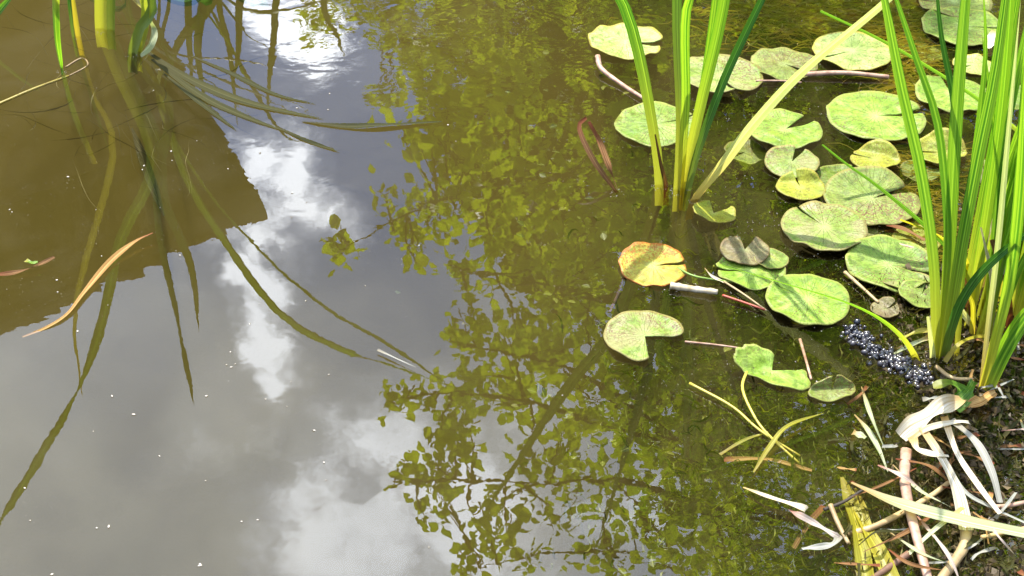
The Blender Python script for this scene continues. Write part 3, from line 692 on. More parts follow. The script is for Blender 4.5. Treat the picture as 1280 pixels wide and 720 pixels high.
for (bu, bv, tu, tv, w, m_) in [(1236, 420, 1226, 285, 12, 'bleach'), (1232, 360, 1222, 190, 14, 'bleach'), (1244, 330, 1232, 200, 10, 'straw'), (1222, 416, 1190, 350, 12, 'straw'), (1210, 404, 1196, 330, 10, 'brown'), (1262, 410, 1240, 300, 13, 'brown'), (1215, 420, 1204, 360, 10, 'yellow'), (1250, 420, 1262, 320, 12, 'gray')]:
    b0 = G(bu, bv); tp = P(tu, tv, b0.y + random.uniform(-.02, .04))
    blade(r3, [b0, b0.lerp(tp, .5) + rv(.008), tp], w, m_, prof=lambda t: 1 - .35 * t, twist=random.uniform(-1, 1), wob=.3)

lf = plant((125, 40), 'reed clump of a few slender leaves dipping in at the upper left corner', 'reeds standing in the water')
blade(lf, path3((126, 37), [('d', 126, -20, .0), ('d', 130, -140, -.02), ('m', 151, 300, -.05), ('m', 128, 400, -.1), ('m', 101, 478, -.15), ('m', 62, 552, -.2), ('m', -6, 662, -.3)]), 17, 'iris', twist=.5, n=40, prof=lambda t: 1.05 - .35 * t - .62 * math.exp(-((t - .70) / .05) ** 2) * 1 if t < .97 else .2)
blade(lf, path3((138, 38), [('d', 139, -30, .02), ('d', 145, -130, .02), ('m', 205, 250, .0), ('m', 238, 330, .0), ('m', 249, 416, .0)]), 17, 'dark', twist=.3)
blade(lf, path3((98, 46), [('d', 92, 10, .0), ('d', 86, -30, .0), ('d', 80, -120, .0), ('m', 95, 380, .0), ('m', 103, 502, -.02)]), 11, 'yellow')
blade(lf, path3((92, 47), [('d', 88, 15, .0), ('d', 84, -30, .0), ('d', 76, -120, .0)]), 6, 'dark')
blade(lf, path3((165, 68), [('d', 175, 35, .0), ('d', 189, -5, .0), ('m', 196, 260, -.02), ('m', 222, 400, -.05), ('m', 243, 508, -.08)]), 15, 'dark', twist=-.4, n=34, prof=lambda t: (.95 - .5 * math.exp(-((t - .78) / .06) ** 2)) * (1 - max(0, (t - .88) / .12) ** 2))
blade(lf, path3((172, 66), [('d', 182, 20, .0), ('m', 230, 215, -.02), ('m', 280, 300, -.05), ('m', 350, 392, -.10), ('m', 430, 438, -.15), ('m', 475, 452, -.2), ('m', 565, 484, -.3)]), 14, 'iris', twist=.3, n=40, prof=lambda t: .9 * (1 - max(0, (t - .6) / .4) ** 1.6 * .9))
blade(lf, path3((168, 66), [('d', 180, 22, .02), ('m', 205, 150, .02), ('m', 262, 242, .0), ('m', 312, 300, .0), ('m', 372, 357, .0), ('m', 430, 400, .0), ('m', 484, 430, .0), ('m', 572, 490, .0)]), 12, 'iris', n=44, prof=lambda t: (.45 + .5 * math.exp(-((t - .78) / .15) ** 2)) * (1 - max(0, (t - .88) / .12) * .85))
blade(lf, [P(70, -30, G(76, 92).y), P(70, 10, G(76, 92).y), P(72, 50, G(76, 92).y), G(77, 84), G(78, 94, -.01)], 11, 'bright', prof=lambda t: 1.0 - .8 * t ** 3)
blade(lf, [P(-20, 40, 3.0), P(0, 12, 3.0), P(22, -12, 3.0)], 9, 'iris')
blade(lf, [P(160, -12, 3.0), P(180, 10, 2.98), P(192, 35, 2.97), G(190, 55, .03), G(177, 69, .0)], 11, 'straw', wob=.4, twist=.8, prof=lambda t: .8 + .3 * math.sin(t * 3))
# reeds rooted beyond the top edge; only their mirror images hang into view
hid = plant((300, -75), 'reeds beyond the top edge known only by their dark arching mirror images', 'reeds standing in the water')
for q in ([(120, -45), (175, 58), (240, 102), (310, 130), (402, 148)], [(125, -30), (180, 66), (240, 112), (300, 142), (354, 163)], [(130, -20), (190, 80), (250, 122), (294, 164)], [(110, -60), (185, 50), (270, 95), (345, 128), (372, 150)], [(140, -50), (170, 40), (215, 90), (262, 138)], [(235, -40), (236, 40), (241, 118)], [(215, -30), (290, 60), (312, 100), (398, 146)], [(190, -20), (200, 55), (260, 100), (320, 150)], [(175, 0), (220, 90), (292, 162)],
          [(340, -60), (343, 20), (337, 100), (333, 142)], [(270, -50), (274, 10), (286, 60), (297, 158)], [(230, -40), (300, 30), (310, 45), (343, 62)], [(320, -60), (300, 0), (298, 60), (290, 110)],
          [(245, -30), (320, 14), (440, -8)], [(205, -20), (207, 60), (300, 75), (341, 84)], [(400, -60), (405, 10), (418, 40), (432, 76)], [(280, -50), (260, 10), (225, 50), (205, 110)], [(250, -60), (247, 60), (258, 140)], [(345, 158), (385, 176), (424, 190)]):
    y_ = random.uniform(3.3, 3.7); p = [M(a, b_, y_ + .02 * i) for i, (a, b_) in enumerate(q)]
    b0 = Vector((p[0].x - .0, y_ + .1, 0)); 
    pts = [b0 - Vector((0, 0, .05)), b0] + p if q[0][1] < 0 and p[0].z > .05 else [G(q[0][0] - 120, -60)] + p
    blade(hid, pts, random.uniform(9, 15), random.choice(['dark', 'iris', 'dark']), n=24, side=(.1, .75, .65) if abs(q[-1][0] - q[0][0]) > 90 else None, prof=lambda t: min(1, .45 + t) * (1 - max(0, (t - .5) / .5) ** 2.4 * .97))

# ------------------------------------------------------------------ submerged weed
random.seed(21)
WEED = mat_leaf('water_weed', (.012, .018, .004), (.19, .19, .035), .2)
WEED2 = mat_leaf('drowned_weed', (.24, .17, .05), (.46, .36, .12), .2)
WEED3 = mat_leaf('silty_weed', (.05, .042, .016), (.16, .13, .05), .15)
def strand(buf, c, L, w, ang=None, curl=1.5, n=6, zs=.006):
    a = random.uniform(0, 6.283) if ang is None else ang; k_ = random.gauss(0, curl); p = Vector(c); pts = [p.copy()]
    for i in range(4):
        a += k_ / 4 + random.gauss(0, .25 * abs(curl)); p = p + Vector((math.cos(a), math.sin(a), 0)) * L / 4; p.z = min(-.003, p.z + random.gauss(0, zs)); pts.append(p.copy())
    s_ = (pts[-1] - pts[0]).cross(Vector((0, 0, 1)))
    if s_.length < 1e-5: s_ = Vector((1, 0, 0))
    ribbon(buf, pts, w, None, .1, n, prof=lambda t: math.sin(math.pi * min(.97, t * .9 + .08)), twist=random.uniform(-1, 1))
wb = Buf(); cnt = 0
while cnt < 3300:
    u = random.uniform(640, 1330); v = random.uniform(-20, 740)
    d = smooth(660, 960, u + (v - 360) * .12) * (.35 + .65 * smooth(250, 600, v)) * (.25 + .9 * smooth(-.2, .25, mn.noise(Vector((u * .016, v * .022, 2)))))
    if v > 480 and 880 < u: d = max(d, .75)
    d *= smooth(-.22, .12, mn.noise(Vector((u * .03, v * .04, 12))))
    if random.random() > d: continue
    z = -.008 - abs(random.gauss(0, .045)); c = G(u, v, z)
    strand(wb, c, random.uniform(.012, .05), random.uniform(.0012, .0045), curl=1.8); cnt += 1
tag(wb.obj('water_weed', WEED), 'tangled olive water weed just under the surface at the lower right', 'water weed', kind='stuff')
wb = Buf()
for i in range(2600):
    if random.random() < .55: u, v = random.gauss(1020, 65), random.gauss(18, 18)
    elif random.random() < .6: u, v = random.gauss(1130, 26), random.uniform(-10, 140)
    else: u, v = random.gauss(1150, 30), random.uniform(180, 330)
    strand(wb, G(u, v, -.004 - abs(random.gauss(0, .014))), random.uniform(.03, .09), random.uniform(.0015, .005), ang=random.gauss(0, .35) + (math.pi if random.random() < .5 else 0), curl=.7, n=5)
tag(wb.obj('weed_mat', WEED2), 'yellowish brown mat of drowned weed between the pads at the upper right', 'water weed', kind='stuff')
wb = Buf()
for i in range(60):
    u, v = random.uniform(-10, 260), random.uniform(-10, 200)
    strand(wb, G(u, v, -.006 - abs(random.gauss(0, .02))), random.uniform(.08, .32), random.uniform(.0012, .003), ang=random.choice([-1.1, -1.3, 2.0, .4, -.8]) + random.gauss(0, .3), curl=.8, n=10)
tag(wb.obj('weed_threads', WEED3), 'thin pale weed threads under the murky water at the upper left', 'water weed', kind='stuff')
wb = Buf()
for i in range(90):                                    # small drifting green leaves below the surface among the reflections
    u = random.gauss(690, 70); v = random.uniform(60, 560)
    if random.random() < .3: u = random.uniform(700, 1000); v = random.uniform(420, 720)
    p = G(u, v, -.045 - abs(random.gauss(0, .03))); leaf_into(wb, p, Vector((random.gauss(0, 1), random.gauss(0, 1), random.gauss(0, .2))), Vector((random.gauss(0, .3), random.gauss(0, .3), 1)).normalized(), random.uniform(.010, .022))
tag(wb.obj('starwort', WEED), 'little green starwort leaves suspended under the surface in mid pond', 'water weed', kind='stuff')

# ------------------------------------------------------------------ fallen leaves, stalks and litter, each its own thing
TM = {'pink': mat_simple('pink_stalk', (.50, .33, .22), (.30, .15, .09), 60, .5), 'red': mat_simple('red_stalk', (.42, .07, .03), (.28, .05, .02), 50, .4),
      'brown': mat_simple('brown_stalk', (.16, .08, .04), (.07, .035, .02), 50, .6), 'tan': mat_simple('tan_stalk', (.42, .30, .14), (.26, .17, .07), 50, .5),
      'ygreen': mat_simple('yellow_stalk', (.55, .46, .06), (.36, .28, .04), 50, .4), 'white': mat_simple('white_stalk', (.62, .55, .40), (.32, .24, .12), 40, .5),
      'dark': mat_simple('black_twig', (.03, .022, .015), (.05, .035, .02), 50, .7), 'green': mat_simple('green_stem', (.2, .3, .04), (.12, .2, .03), 50, .4)}
def onwater(path, z):
    return [G(q[0], q[1], q[2] if len(q) > 2 else z) for q in path]
def litter(name, cat, label, path, w, mat, z=.006, kind='blade', prof=None, twist=0., wob=.25, fold=.2, group=None, n=18, flat=.8, rough=.05):
    pts = onwater(path, z); b = Buf(); W = w / px(pts[0])
    if kind == 'blade':
        ribbon(b, pts, W, None if False else (pts[-1] - pts[0]).cross(Vector((0, 0, 1))), fold, n, prof or (lambda t: .85 - .25 * t), twist, wob=wob); m_ = MB[mat]
    else:
        tube(b, pts, W / 2, W / 2 * .75, n, 8, flat=flat, rough=rough); m_ = TM[mat]
    o = b.obj(name, m_, origin=pts[0]); return tag(o, label, cat, group)
L = litter
MB['pinkleaf'] = mat_blade('pinkish_dead_leaf', (.3, .14, .1), (.46, .32, .24), (.62, .5, .4), transl=.2, rough=.7, spec=.12)
MB['orange'] = mat_blade('orange_dead_leaf', (.20, .07, .03), (.26, .12, .03), (.48, .31, .11), base_len=.07, transl=.2, rough=.7, spec=.12)
L('fallen_leaf', 'dead leaf', 'long curved orange dead leaf floating under the dark house mirror image', [(191, 291, .014), (168, 302, .012), (138, 326, .008), (105, 365, .006), (84, 392, .004), (58, 409, .002), (28, 421, -.003)], 8, 'orange', prof=lambda t: min(1, .35 + t * 3) * (1 - t ** 3 * .75), wob=.35, n=34)
L('fallen_leaf', 'dead leaf', 'short dark brown leaf curling at the left edge', [(-14, 344), (20, 340), (45, 332, .008), (68, 321, .012)], 8, 'brown', prof=lambda t: .3 + .7 * math.sin(t * 2.9), wob=.5)
L('leaf_scrap', 'leaf scrap', 'tiny green leaf scrap on the short brown leaf', [(32, 325), (40, 328), (47, 327)], 7, 'bright', z=.014)
L('floating_reed_leaf', 'reed leaf', 'olive reed leaf lying flat on the open water in the blue reflection', [(378, 152, .001), (430, 157, .004), (470, 156, .006), (552, 152, .002)], 10, 'olive', prof=lambda t: math.sin(math.pi * min(.98, t * .9 + .06)))
for (pth_, w_, lb_) in (([(186, 66), (240, 100), (310, 128), (404, 149)], 15, 'widest olive strip standing in for a mirrored blade fanning right from the upper left reeds towards open water'),
                        ([(190, 74), (250, 118), (300, 143), (356, 164)], 12, 'second olive strip standing in for a mirrored blade fanning right, just under the widest one'),
                        ([(205, 92), (250, 128), (296, 163)], 8, 'short olive strip standing in for a mirrored blade, lowest of the fan at the upper left'),
                        ([(240, 70), (290, 92), (345, 118), (395, 130)], 8, 'slim olive strip standing in for a mirrored blade, uppermost of the fan at the upper left'),
                        ([(345, 158), (385, 176), (425, 190)], 7, 'short detached olive strip standing in for a mirrored blade, slanting below the floating reed leaf')):
    L('floating_reed_leaf', 'reed leaf', lb_, pth_, w_, 'olive', z=.0015, fold=.06, wob=.08, prof=lambda t: min(1, .35 + t * 1.3) * (1 - max(0, (t - .45) / .55) ** 2 * .97))  # dark strips laid on the water, imitating mirror images of reed blades
L('floating_reed_leaf', 'reed leaf', 'bleached leaf end lying where two dark mirrored blades cross', [(472, 437), (500, 450), (520, 459)], 4, 'gray', prof=lambda t: .9 - .8 * t)
L('sunken_stalk', 'stem', 'yellow drowned stem slanting in from the upper left edge', [(-20, 138, -.035), (40, 112, -.025), (86, 95, -.010)], 5, 'ygreen', kind='tube')
L('sunken_stalk', 'stem', 'bent buff stem with a kink beside the upper left reeds', [(82, 84, -.010), (102, 73, -.003), (109, 82, -.003), (86, 95, -.010)], 3, 'tan', kind='tube', n=24)
L('drowned_leaf', 'reed leaf', 'faint green leaf hanging under water below the upper left reeds', [(165, 160, -.035), (185, 215, -.045), (205, 270, -.06)], 13, 'olive', prof=lambda t: math.sin(math.pi * (t * .9 + .05)))
L('fallen_stalk', 'stalk', 'pale pink stalk slanting down to the large pad behind the middle reeds', [(747, 70, .02), (752, 86, .012), (778, 106), (806, 124)], 7, 'pink', kind='tube')
L('fallen_stalk', 'stalk', 'straight pink stalk floating below the glare-whitened pad', [(1004, 93), (1055, 91, .01), (1111, 96)], 8, 'pink', kind='tube')
L('fallen_stalk', 'stalk', 'thin pink stalk joining the lipped pad to the speckled one', [(945, 101), (975, 101), (1002, 103)], 3, 'pink', kind='tube')
L('fallen_stalk', 'stalk', 'pink-brown stalk beside the shaded broad pad', [(1066, 303), (1100, 301), (1150, 312)], 6, 'pink', kind='tube')
L('fallen_leaf', 'dead leaf', 'flat pink-brown leaf above the shaded broad pad', [(1108, 281), (1130, 286), (1156, 300)], 9, 'brown')
L('curled_leaf', 'dead leaf', 'left rust-red curled leaf standing out of the water left of the middle reeds', [(733, 147, .10), (724, 160, .09), (742, 200, .05), (772, 242, -.005)], 7, 'brown', twist=1., prof=lambda t: .6 + .4 * math.sin(t * 3))
L('curled_leaf', 'dead leaf', 'right mottled brown curled leaf twisting beside the rust-red one', [(736, 152, .09), (750, 178, .06), (762, 210, .03), (773, 240, -.005)], 9, 'brown', twist=1.6, wob=.8, prof=lambda t: .4 + .5 * math.sin(t * 3))
L('broken_stem', 'stem', 'stout pale hollow stem lying beside the orange pad', [(838, 357), (865, 361), (897, 365, .008)], 11, 'white', rough=.12, kind='tube')
L('broken_stem', 'stem', 'short red stem right of the stout pale one', [(903, 369), (930, 378), (956, 387)], 4, 'red', kind='tube')
L('floating_reed_leaf', 'reed leaf', 'pointed cream leaf tip sticking up above the stout pale stem', [(881, 335, .02), (890, 345, .012), (905, 352)], 7, 'bleach', prof=lambda t: .2 + .8 * t)
L('thin_stem', 'stem', 'thin green stem arching from the orange pad to the right', [(846, 334), (868, 345, .01), (905, 351), (922, 353)], 3, 'green', kind='tube')
L('thin_stem', 'stem', 'thin pale stem running down right past the red one', [(905, 352), (930, 368), (958, 388)], 3, 'tan', kind='tube')
L('thin_stem', 'stem', 'thin pink petiole leading right from the pad with a missing quarter', [(856, 427), (895, 431), (930, 436), (960, 442, -.01)], 3, 'pink', kind='tube', z=.002)
L('thin_stem', 'stem', 'dark drowned petiole below the orange pad', [(781, 348, -.005), (772, 370, -.02), (762, 392, -.04)], 6, 'brown', kind='tube')
L('thin_stem', 'stem', 'thin tan stem standing above the torn folded pad', [(1000, 424, -.01), (1006, 445, -.006), (1014, 474)], 4, 'pink', kind='tube')
L('thin_stem', 'stem', 'tan stem leaning on the tiny curled pad', [(1056, 340), (1076, 358), (1098, 378)], 5, 'tan', kind='tube')
L('thin_stem', 'stem', 'slender yellow stem from under the folded pad, running far down right', [(862, 479), (915, 508), (950, 538), (1000, 570, -.008)], 4, 'ygreen', kind='tube')
L('thin_stem', 'stem', 'looped yellow stem hooking up beneath the folded pad', [(934, 463, .004), (928, 485, .014), (940, 515, .01), (958, 541), (1000, 580, -.01)], 4, 'ygreen', kind='tube')
L('floating_reed_leaf', 'reed leaf', 'arched narrow yellow leaf below the folded pad', [(942, 590), (962, 558, .01), (985, 532, .014), (1030, 516)], 7, 'yellow', prof=lambda t: math.sin(math.pi * (t * .88 + .1)))
L('floating_reed_leaf', 'reed leaf', 'short yellow leaf under water left of the arched one', [(900, 568, -.015), (930, 550, -.006), (960, 540)], 6, 'yellow')
L('drowned_leaf', 'reed leaf', 'orange-brown drowned leaf lying level below the arched yellow leaf', [(905, 574, -.02), (960, 574, -.014), (1015, 588, -.02)], 9, 'orange')
L('floating_reed_leaf', 'reed leaf', 'cream and yellow leaf tip slanting down beside the dark beads', [(1068, 518, .01), (1084, 536, .014), (1098, 560, .01), (1110, 590)], 7, 'straw', prof=lambda t: math.sin(math.pi * (t * .88 + .1)))
L('leaf_scrap', 'leaf scrap', 'square cream scrap beside the slanting cream leaf', [(1066, 540), (1074, 543), (1082, 547)], 14, 'straw')
L('fallen_leaf', 'dead leaf', 'pinkish dead leaf with a white tip at the lower middle', [(929, 609), (965, 622, .012), (1003, 634, .01), (1008, 638)], 10, 'bleach', prof=lambda t: .25 + .8 * t)
L('fallen_leaf', 'dead leaf', 'crumpled pink-brown leaf continuing right of the white-tipped one', [(985, 636), (1015, 652, .01), (1049, 672)], 11, 'pinkleaf', wob=.7, twist=.6)
L('fallen_leaf', 'dead leaf', 'short pink leaf folded back at the lower middle', [(1050, 668), (1040, 680), (1003, 686)], 12, 'gray', wob=.5)
L('drowned_leaf', 'reed leaf', 'rust-red drowned leaf crossing below the pink ones', [(1030, 632, -.01), (1010, 655, -.015), (992, 685, -.02)], 10, 'brown')
L('fallen_stalk', 'stalk', 'beige stub leaning beside the broad yellow leaves', [(1038, 631, .01), (1048, 655), (1061, 680)], 7, 'tan', kind='tube')
L('twig', 'twig', 'short black twig above the beige stub', [(1030, 637), (1055, 627, .008), (1079, 612, .012)], 5, 'dark', kind='tube')
L('drowned_leaf', 'reed leaf', 'left broad yellow leaf sinking at the bottom of the view', [(1052, 596, -.004), (1068, 640, .004), (1078, 690, .006), (1084, 740)], 20, 'yellow', wob=.35, fold=.4, prof=lambda t: min(1, .25 + 3.5 * t) * (.85 + .15 * t))
L('drowned_leaf', 'reed leaf', 'right broad yellow leaf with green midrib at the bottom of the view', [(1068, 610, -.006), (1080, 650, .004), (1100, 690, .008), (1122, 740)], 20, 'yellow', wob=.35, fold=.4, prof=lambda t: min(1, .25 + 3.5 * t) * (.85 + .15 * t))
L('floating_reed_leaf', 'reed leaf', 'long green and white leaf lying across all the litter to the right edge', [(1064, 603, .03), (1120, 627, .035), (1200, 649, .035), (1310, 672, .03)], 19, 'straw', prof=lambda t: min(1., .15 + t * 3), wob=.1)
L('floating_reed_leaf', 'reed leaf', 'pale green slip crossing under the long green and white leaf', [(1204, 634, .03), (1168, 662, .025), (1136, 692, .012)], 8, 'straw')
L('bleached_leaf', 'dead leaf', 'widest crumpled white leaf at the head of the litter', [(1204, 497, .03), (1180, 506, .04), (1152, 522, .03), (1126, 545, .01)], 26, 'bleach', prof=lambda t: .5 + .6 * math.sin(t * 2.8), wob=.5, fold=.5)
L('bleached_leaf', 'dead leaf', 'white arched strip under the widest crumpled leaf', [(1136, 551, .01), (1160, 535, .03), (1196, 527, .035), (1212, 528, .03)], 12, 'bleach')
L('bleached_leaf', 'dead leaf', 'short glaring white hooked strip', [(1142, 548, .02), (1146, 560, .025), (1164, 567, .03), (1186, 570, .03)], 12, 'bleach', wob=.4)
L('bleached_leaf', 'dead leaf', 'long white leaf running down the middle of the litter', [(1152, 534, .025), (1176, 570, .03), (1196, 610, .025), (1208, 662, .02)], 16, 'bleach', prof=lambda t: .55 + .5 * t)
L('dead_reed', 'stem', 'jointed ochre stem at the bottom below the long white leaf', [(1208, 660, .012), (1204, 685, .01), (1178, 722), (1160, 745)], 15, 'tan', kind='tube')
L('bleached_leaf', 'dead leaf', 'narrow white leaf curving right through the litter', [(1180, 520, .03), (1196, 565, .035), (1222, 605, .03), (1250, 642, .015)], 11, 'bleach')
L('grey_leaf', 'dead leaf', 'broad grey leaf arching right of the narrow white one', [(1188, 524, .03), (1220, 552, .04), (1240, 590, .03), (1250, 628, .01)], 14, 'gray')
L('grey_leaf', 'dead leaf', 'thin grey strip trailing to the right edge', [(1184, 578, .02), (1206, 614, .02), (1240, 634, .015), (1296, 660, .01)], 7, 'gray')
L('dead_reed', 'stem', 'pinkish white stem with olive top left of the long white leaf', [(1133, 562, .012), (1131, 600, .02), (1140, 648, .02), (1162, 730, .01)], 14, 'pink', kind='tube', flat=.5)
L('dead_reed', 'stem', 'dark brown stem lying at the bottom below the pale green slip', [(1136, 692, .008), (1110, 710), (1080, 730)], 10, 'brown', kind='tube')
L('dead_reed', 'stem', 'orange drowned stem crossing left behind the pinkish white stem', [(1060, 668, -.005), (1100, 655), (1160, 622, .005), (1190, 600)], 9, 'tan', kind='tube')
L('dead_reed', 'stem', 'orange stem reaching the right edge below the grey strip', [(1240, 634), (1262, 632), (1296, 624)], 7, 'pink', kind='tube')
L('dead_reed', 'stem', 'knobbly buff stem under the long green and white leaf near the right edge', [(1226, 672), (1250, 667), (1290, 658)], 7, 'tan', kind='tube')
L('green_scrap', 'leaf scrap', 'spotted green leaf torn into two lobes below the right reeds', [(1166, 482, .02), (1190, 478, .03), (1205, 492, .02), (1196, 512, .01)], 26, 'iris', prof=lambda t: .4 + .6 * math.sin(t * 3), wob=.6)
L('green_scrap', 'leaf scrap', 'second lobe of spotted green leaf curling to the right', [(1188, 505, .01), (1205, 494, .02), (1218, 476, .02)], 18, 'iris', wob=.5)
L('fallen_leaf', 'dead leaf', 'salmon coloured folded leaf at the foot of the front right reed', [(1204, 508, .01), (1225, 500, .02), (1245, 490, .015)], 17, 'orange', wob=.5, prof=lambda t: .3 + .7 * math.sin(t * 3))
L('fallen_stalk', 'stalk', 'pale stalk kinked between the two front right reed feet', [(1170, 458, .01), (1190, 472, .015), (1216, 474, .012)], 6, 'tan', kind='tube')
L('arched_stem', 'stem', 'arched yellow-green stem between the two front right reed feet', [(1181, 452), (1196, 432, .03), (1215, 422, .03), (1238, 419, .01)], 8, 'yellow')
L('floating_reed_leaf', 'reed leaf', 'upper yellow leaf reaching left from the right reed foot', [(1166, 412, .02), (1148, 414, .018), (1124, 424, .01)], 11, 'yellow', prof=lambda t: .9 - .6 * t)
L('floating_reed_leaf', 'reed leaf', 'lower cream leaf reaching left from the right reed foot', [(1166, 420, .01), (1140, 430), (1118, 442)], 11, 'straw', prof=lambda t: .9 - .6 * t)
L('petal', 'petal', 'white petal lying on the wide upper right pad', [(1242, 38, .012), (1240, 48, .016), (1236, 60, .01)], 14, 'bleach', prof=lambda t: .3 + .7 * math.sin(t * 3))
L('petal', 'petal', 'white scrap in the reeds at the right edge', [(1262, 92, .03), (1258, 108, .03)], 14, 'bleach')

CW = {'brown': 'dark brown', 'gray': 'grey', 'straw': 'straw coloured', 'olive': 'blackish olive', 'orange': 'orange-brown', 'pinkleaf': 'pinkish', 'bleach': 'white'}
def zone(u, v):
    if v < 470: return 'between the feet of the right reeds' if u < 1240 else 'behind the front right reed foot'
    if v < 570: return 'beside the widest crumpled white leaf' if u < 1210 else 'below the front right reed foot'
    if v < 655: return 'left of the long white leaf' if u < 1190 else 'right of the long white leaf'
    return 'near the broad yellow leaves' if u < 1150 else 'at the bottom right corner'
# a bank of small dead stalks and scraps among the reed feet: nothing tells one from another
random.seed(31)
for i in range(95):
    if i < 60: u, v = random.uniform(1185, 1300), random.uniform(340, 740)
    else: u, v = random.uniform(1060, 1300), random.uniform(480, 740)
    a = random.uniform(0, 6.283); ln = random.uniform(14, 60)
    pth = [(u, v, random.uniform(-.004, .012)), (u + math.cos(a) * ln * .5 + random.gauss(0, 3), v + math.sin(a) * ln * .35, random.uniform(.0, .02)), (u + math.cos(a) * ln, v + math.sin(a) * ln * .7, random.uniform(-.004, .012))]
    wd = random.uniform(3, 9); mc = random.choice(['brown', 'gray', 'brown', 'olive', 'orange', 'olive', 'olive'])
    L('litter_scrap', 'plant litter', '%s %s scrap of dead reed %s' % ('long' if ln > 38 else 'short', CW[mc], zone(u, v)), pth, wd, mc, wob=.5, group='small scraps of dead reed in the marshy corner', n=8)
for i in range(14):                                     # long thin dead blades over the wet corner
    if i < 20: u, v = random.uniform(1090, 1290), random.uniform(520, 740)
    else: u, v = random.uniform(1200, 1300), random.uniform(380, 560)
    a = random.choice([.9, 1.2, 2.2, .3, 2.6]) + random.gauss(0, .25); ln = random.uniform(50, 130)
    pth = [(u - math.cos(a) * ln * .5, v - math.sin(a) * ln * .4, random.uniform(.0, .02)), (u + random.gauss(0, 6), v + random.gauss(0, 6), random.uniform(.015, .04)), (u + math.cos(a) * ln * .5, v + math.sin(a) * ln * .4, random.uniform(.0, .02))]
    mc = random.choice(['straw', 'gray', 'brown', 'brown', 'olive', 'pinkleaf'])
    L('dry_reed', 'plant litter', '%s thin %s dead reed blade %s' % ('longest' if ln > 110 else 'long', CW[mc], zone(u, v)), pth, random.uniform(3, 7), mc, wob=.4, group='long thin dead reed blades over the marshy corner', n=12, prof=lambda t: math.sin(math.pi * min(.97, t * .9 + .08)))
wb = Buf()
for i in range(2600):
    u, v = random.uniform(1060, 1330), random.uniform(340, 750)
    strand(wb, G(u, v, random.uniform(-.012, .010)), random.uniform(.012, .045), random.uniform(.0012, .004), curl=1.4)
    if random.random() < .5: wb.v[-35:] = [q + Vector((0, 0, .006)) for q in wb.v[-35:]]
tag(wb.obj('wet_moss', WEED3), 'wet dull moss and root threads matted over the peat', 'moss', kind='stuff')
mk = Buf()                                              # crumbly wet peat between them
for i in range(5200):
    u, v = random.uniform(1080, 1330), random.uniform(330, 750)
    if random.random() > smooth(1090, 1215, u + (480 - v) * .12 + 30 * mn.noise(Vector((u * .03, v * .03, 7)))): continue
    c = G(u, v, random.uniform(-.022, .004)); s_ = random.uniform(.0015, .0075)
    vs = [c + rv(.35 * s_) + Vector(q) * s_ for q in ((1, 0, 0), (-1, 0, 0), (0, 1, 0), (0, -1, 0), (0, 0, .7), (0, 0, -.7))]
    mk.add(vs, [(0, 2, 4), (2, 1, 4), (1, 3, 4), (3, 0, 4), (2, 0, 5), (1, 2, 5), (3, 1, 5), (0, 3, 5)])
PEAT = mat_leaf('wet_peat', (.03, .022, .012), (.14, .10, .05), 0.0, .35)
tag(mk.obj('peat_crumbs', PEAT, smooth=False), 'dark wet crumbs of peat between the reed feet', 'peat', kind='stuff')

# dark glossy beads
def mat_bead():
    m, k, o = material('dark_glossy_bead'); oi = k.new('ShaderNodeObjectInfo')
    c = k.mix(oi.outputs['Random'], (.007, .007, .011), (.055, .045, .045))
    b = k.new('ShaderNodeBsdfPrincipled', ins={'Roughness': .18, 'Specular IOR Level': .7, 'Coat Weight': .3}); k.l.new(c, b.inputs['Base Color']); k.l.new(b.outputs[0], o.inputs['Surface']); return m
BEAD = mat_bead(); c0 = G(1112, 448); cl = empty('bead_cluster', c0, 'clump of small dark glossy blue-black beads against the right reed foot', 'bead cluster')
vs = []; fs = []
for j in range(7):
    for i in range(10):
        a = math.pi * j / 6; q = 2 * math.pi * i / 10; vs.append((math.sin(a) * math.cos(q), math.sin(a) * math.sin(q), math.cos(a)))
fs = [(j * 10 + i, j * 10 + (i + 1) % 10, (j + 1) * 10 + (i + 1) % 10, (j + 1) * 10 + i) for j in range(6) for i in range(10)]
bme = None; line = spline([G(1066, 412), G(1088, 436), G(1118, 452), G(1160, 478)], 40)
for i in range(298):
    t = random.random(); p = line[int(t * 40)] + Vector((random.gauss(0, .010), random.gauss(0, .013), 0)); p.z = random.uniform(-.004, .006)
    if bme is None: o = mesh_obj('bead', vs, fs, BEAD, cl); bme = o.data
    else: o = bpy.data.objects.new('bead', bme); COL.objects.link(o); o.parent = cl
    s_ = random.choice([random.uniform(.0018, .004), random.uniform(.004, .0066)]); o.scale = (s_ * random.uniform(.9, 1.3), s_, s_ * .9); o.location = p - c0; o.rotation_euler = (0, 0, random.uniform(0, 3))

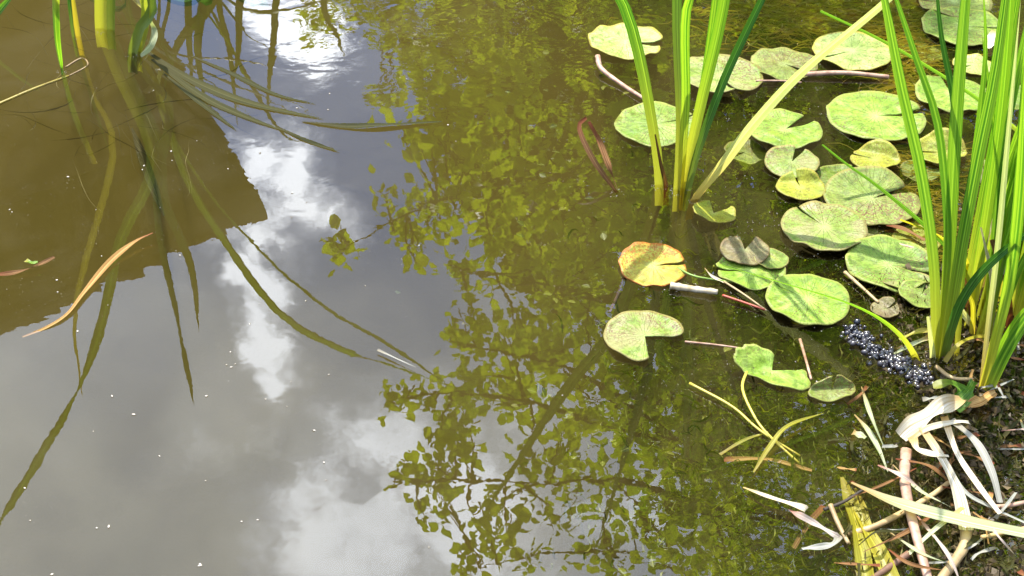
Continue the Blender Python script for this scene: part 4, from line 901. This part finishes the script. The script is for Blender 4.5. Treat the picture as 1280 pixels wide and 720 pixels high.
# pale seeds and bubbles afloat
SPK = mat_simple('pale_seed', (.50, .46, .38), (.35, .28, .2), 80, .5)
sme = None
fix = [(283, 456), (289, 459), (294, 455), (312, 405), (97, 414), (415, 99), (412, 117), (500, 97), (508, 98), (410, 137), (325, 191), (371, 135), (365, 241), (382, 376), (331, 154), (288, 440), (140, 495), (167, 518), (121, 660), (136, 658), (302, 652), (250, 705), (250, 707), (65, 718), (31, 610), (703, 494), (560, 156), (85, 221), (127, 320), (120, 262), (72, 365), (71, 350), (180, 207), (178, 212), (393, 538), (405, 578), (257, 601), (322, 650), (332, 499), (258, 495), (225, 319), (285, 211), (246, 176), (214, 189), (12, 262), (15, 265)]
random.seed(3)
for i in range(95):
    if i < len(fix): u, v = fix[i]; s_ = random.uniform(.0009, .0019)
    else: u, v = random.uniform(-20, 1260), random.uniform(0, 720); s_ = random.uniform(.0004, .0012)
    if sme is None: o = mesh_obj('floating_seed', vs, fs, SPK); sme = o.data
    else: o = bpy.data.objects.new('floating_seed', sme); COL.objects.link(o)
    o.scale = (s_ * random.uniform(1, 2.0), s_, s_ * .6); o.location = G(u, v, .0006); o.rotation_euler = (0, 0, random.uniform(0, 3))
    zz = ('over the dark house reflection' if v < 400 - .45 * u and u < 300 else 'on the grey sky reflection at the left' if u < 270 else 'by the cloud reflection' if u < 440 else 'on the blue-grey gap beside the tree reflection' if u < 560 else 'over the tree reflection' if u < 760 else 'among the lily pads')
    tag(o, 'tiny pale seed afloat %s, %s' % (zz, 'toward the top' if v < 240 else 'halfway down' if v < 480 else 'toward the bottom'), 'seed', 'pale seeds and bubbles afloat on the pond')

# pale scum crumbs round stems and pad rims, standing in for meniscus glints
random.seed(77); sb = Buf()
for (u, v, n_, r_) in [(824, 232, 26, 9), (850, 237, 36, 12), (868, 250, 20, 8), (1170, 446, 40, 16), (1232, 488, 40, 16), (772, 241, 16, 8), (126, 37, 14, 8), (165, 68, 16, 8), (96, 46, 10, 6), (77, 90, 12, 6), (850, 345, 40, 30), (960, 300, 50, 40), (1060, 300, 60, 60), (905, 130, 40, 50), (1040, 110, 60, 60), (930, 250, 50, 50), (960, 420, 60, 70)]:
    for i in range(n_):
        a = random.uniform(0, 6.283); rr = r_ * random.uniform(.6, 1.2); c = G(u + math.cos(a) * rr, v + math.sin(a) * rr * .6, .0008); q = random.uniform(.0004, .0013)
        vs_ = [c + Vector(w_) * q * random.uniform(.6, 1.4) for w_ in ((1, 0, 0), (-1, 0, 0), (0, 1, 0), (0, -1, 0), (0, 0, .7))]
        sb.add(vs_, [(0, 2, 4), (2, 1, 4), (1, 3, 4), (3, 0, 4)])
tag(sb.obj('glint_crumbs', SPK, smooth=False), 'fine pale scum crumbs standing in for meniscus glints round reed stems and pad rims', 'scum', kind='stuff')
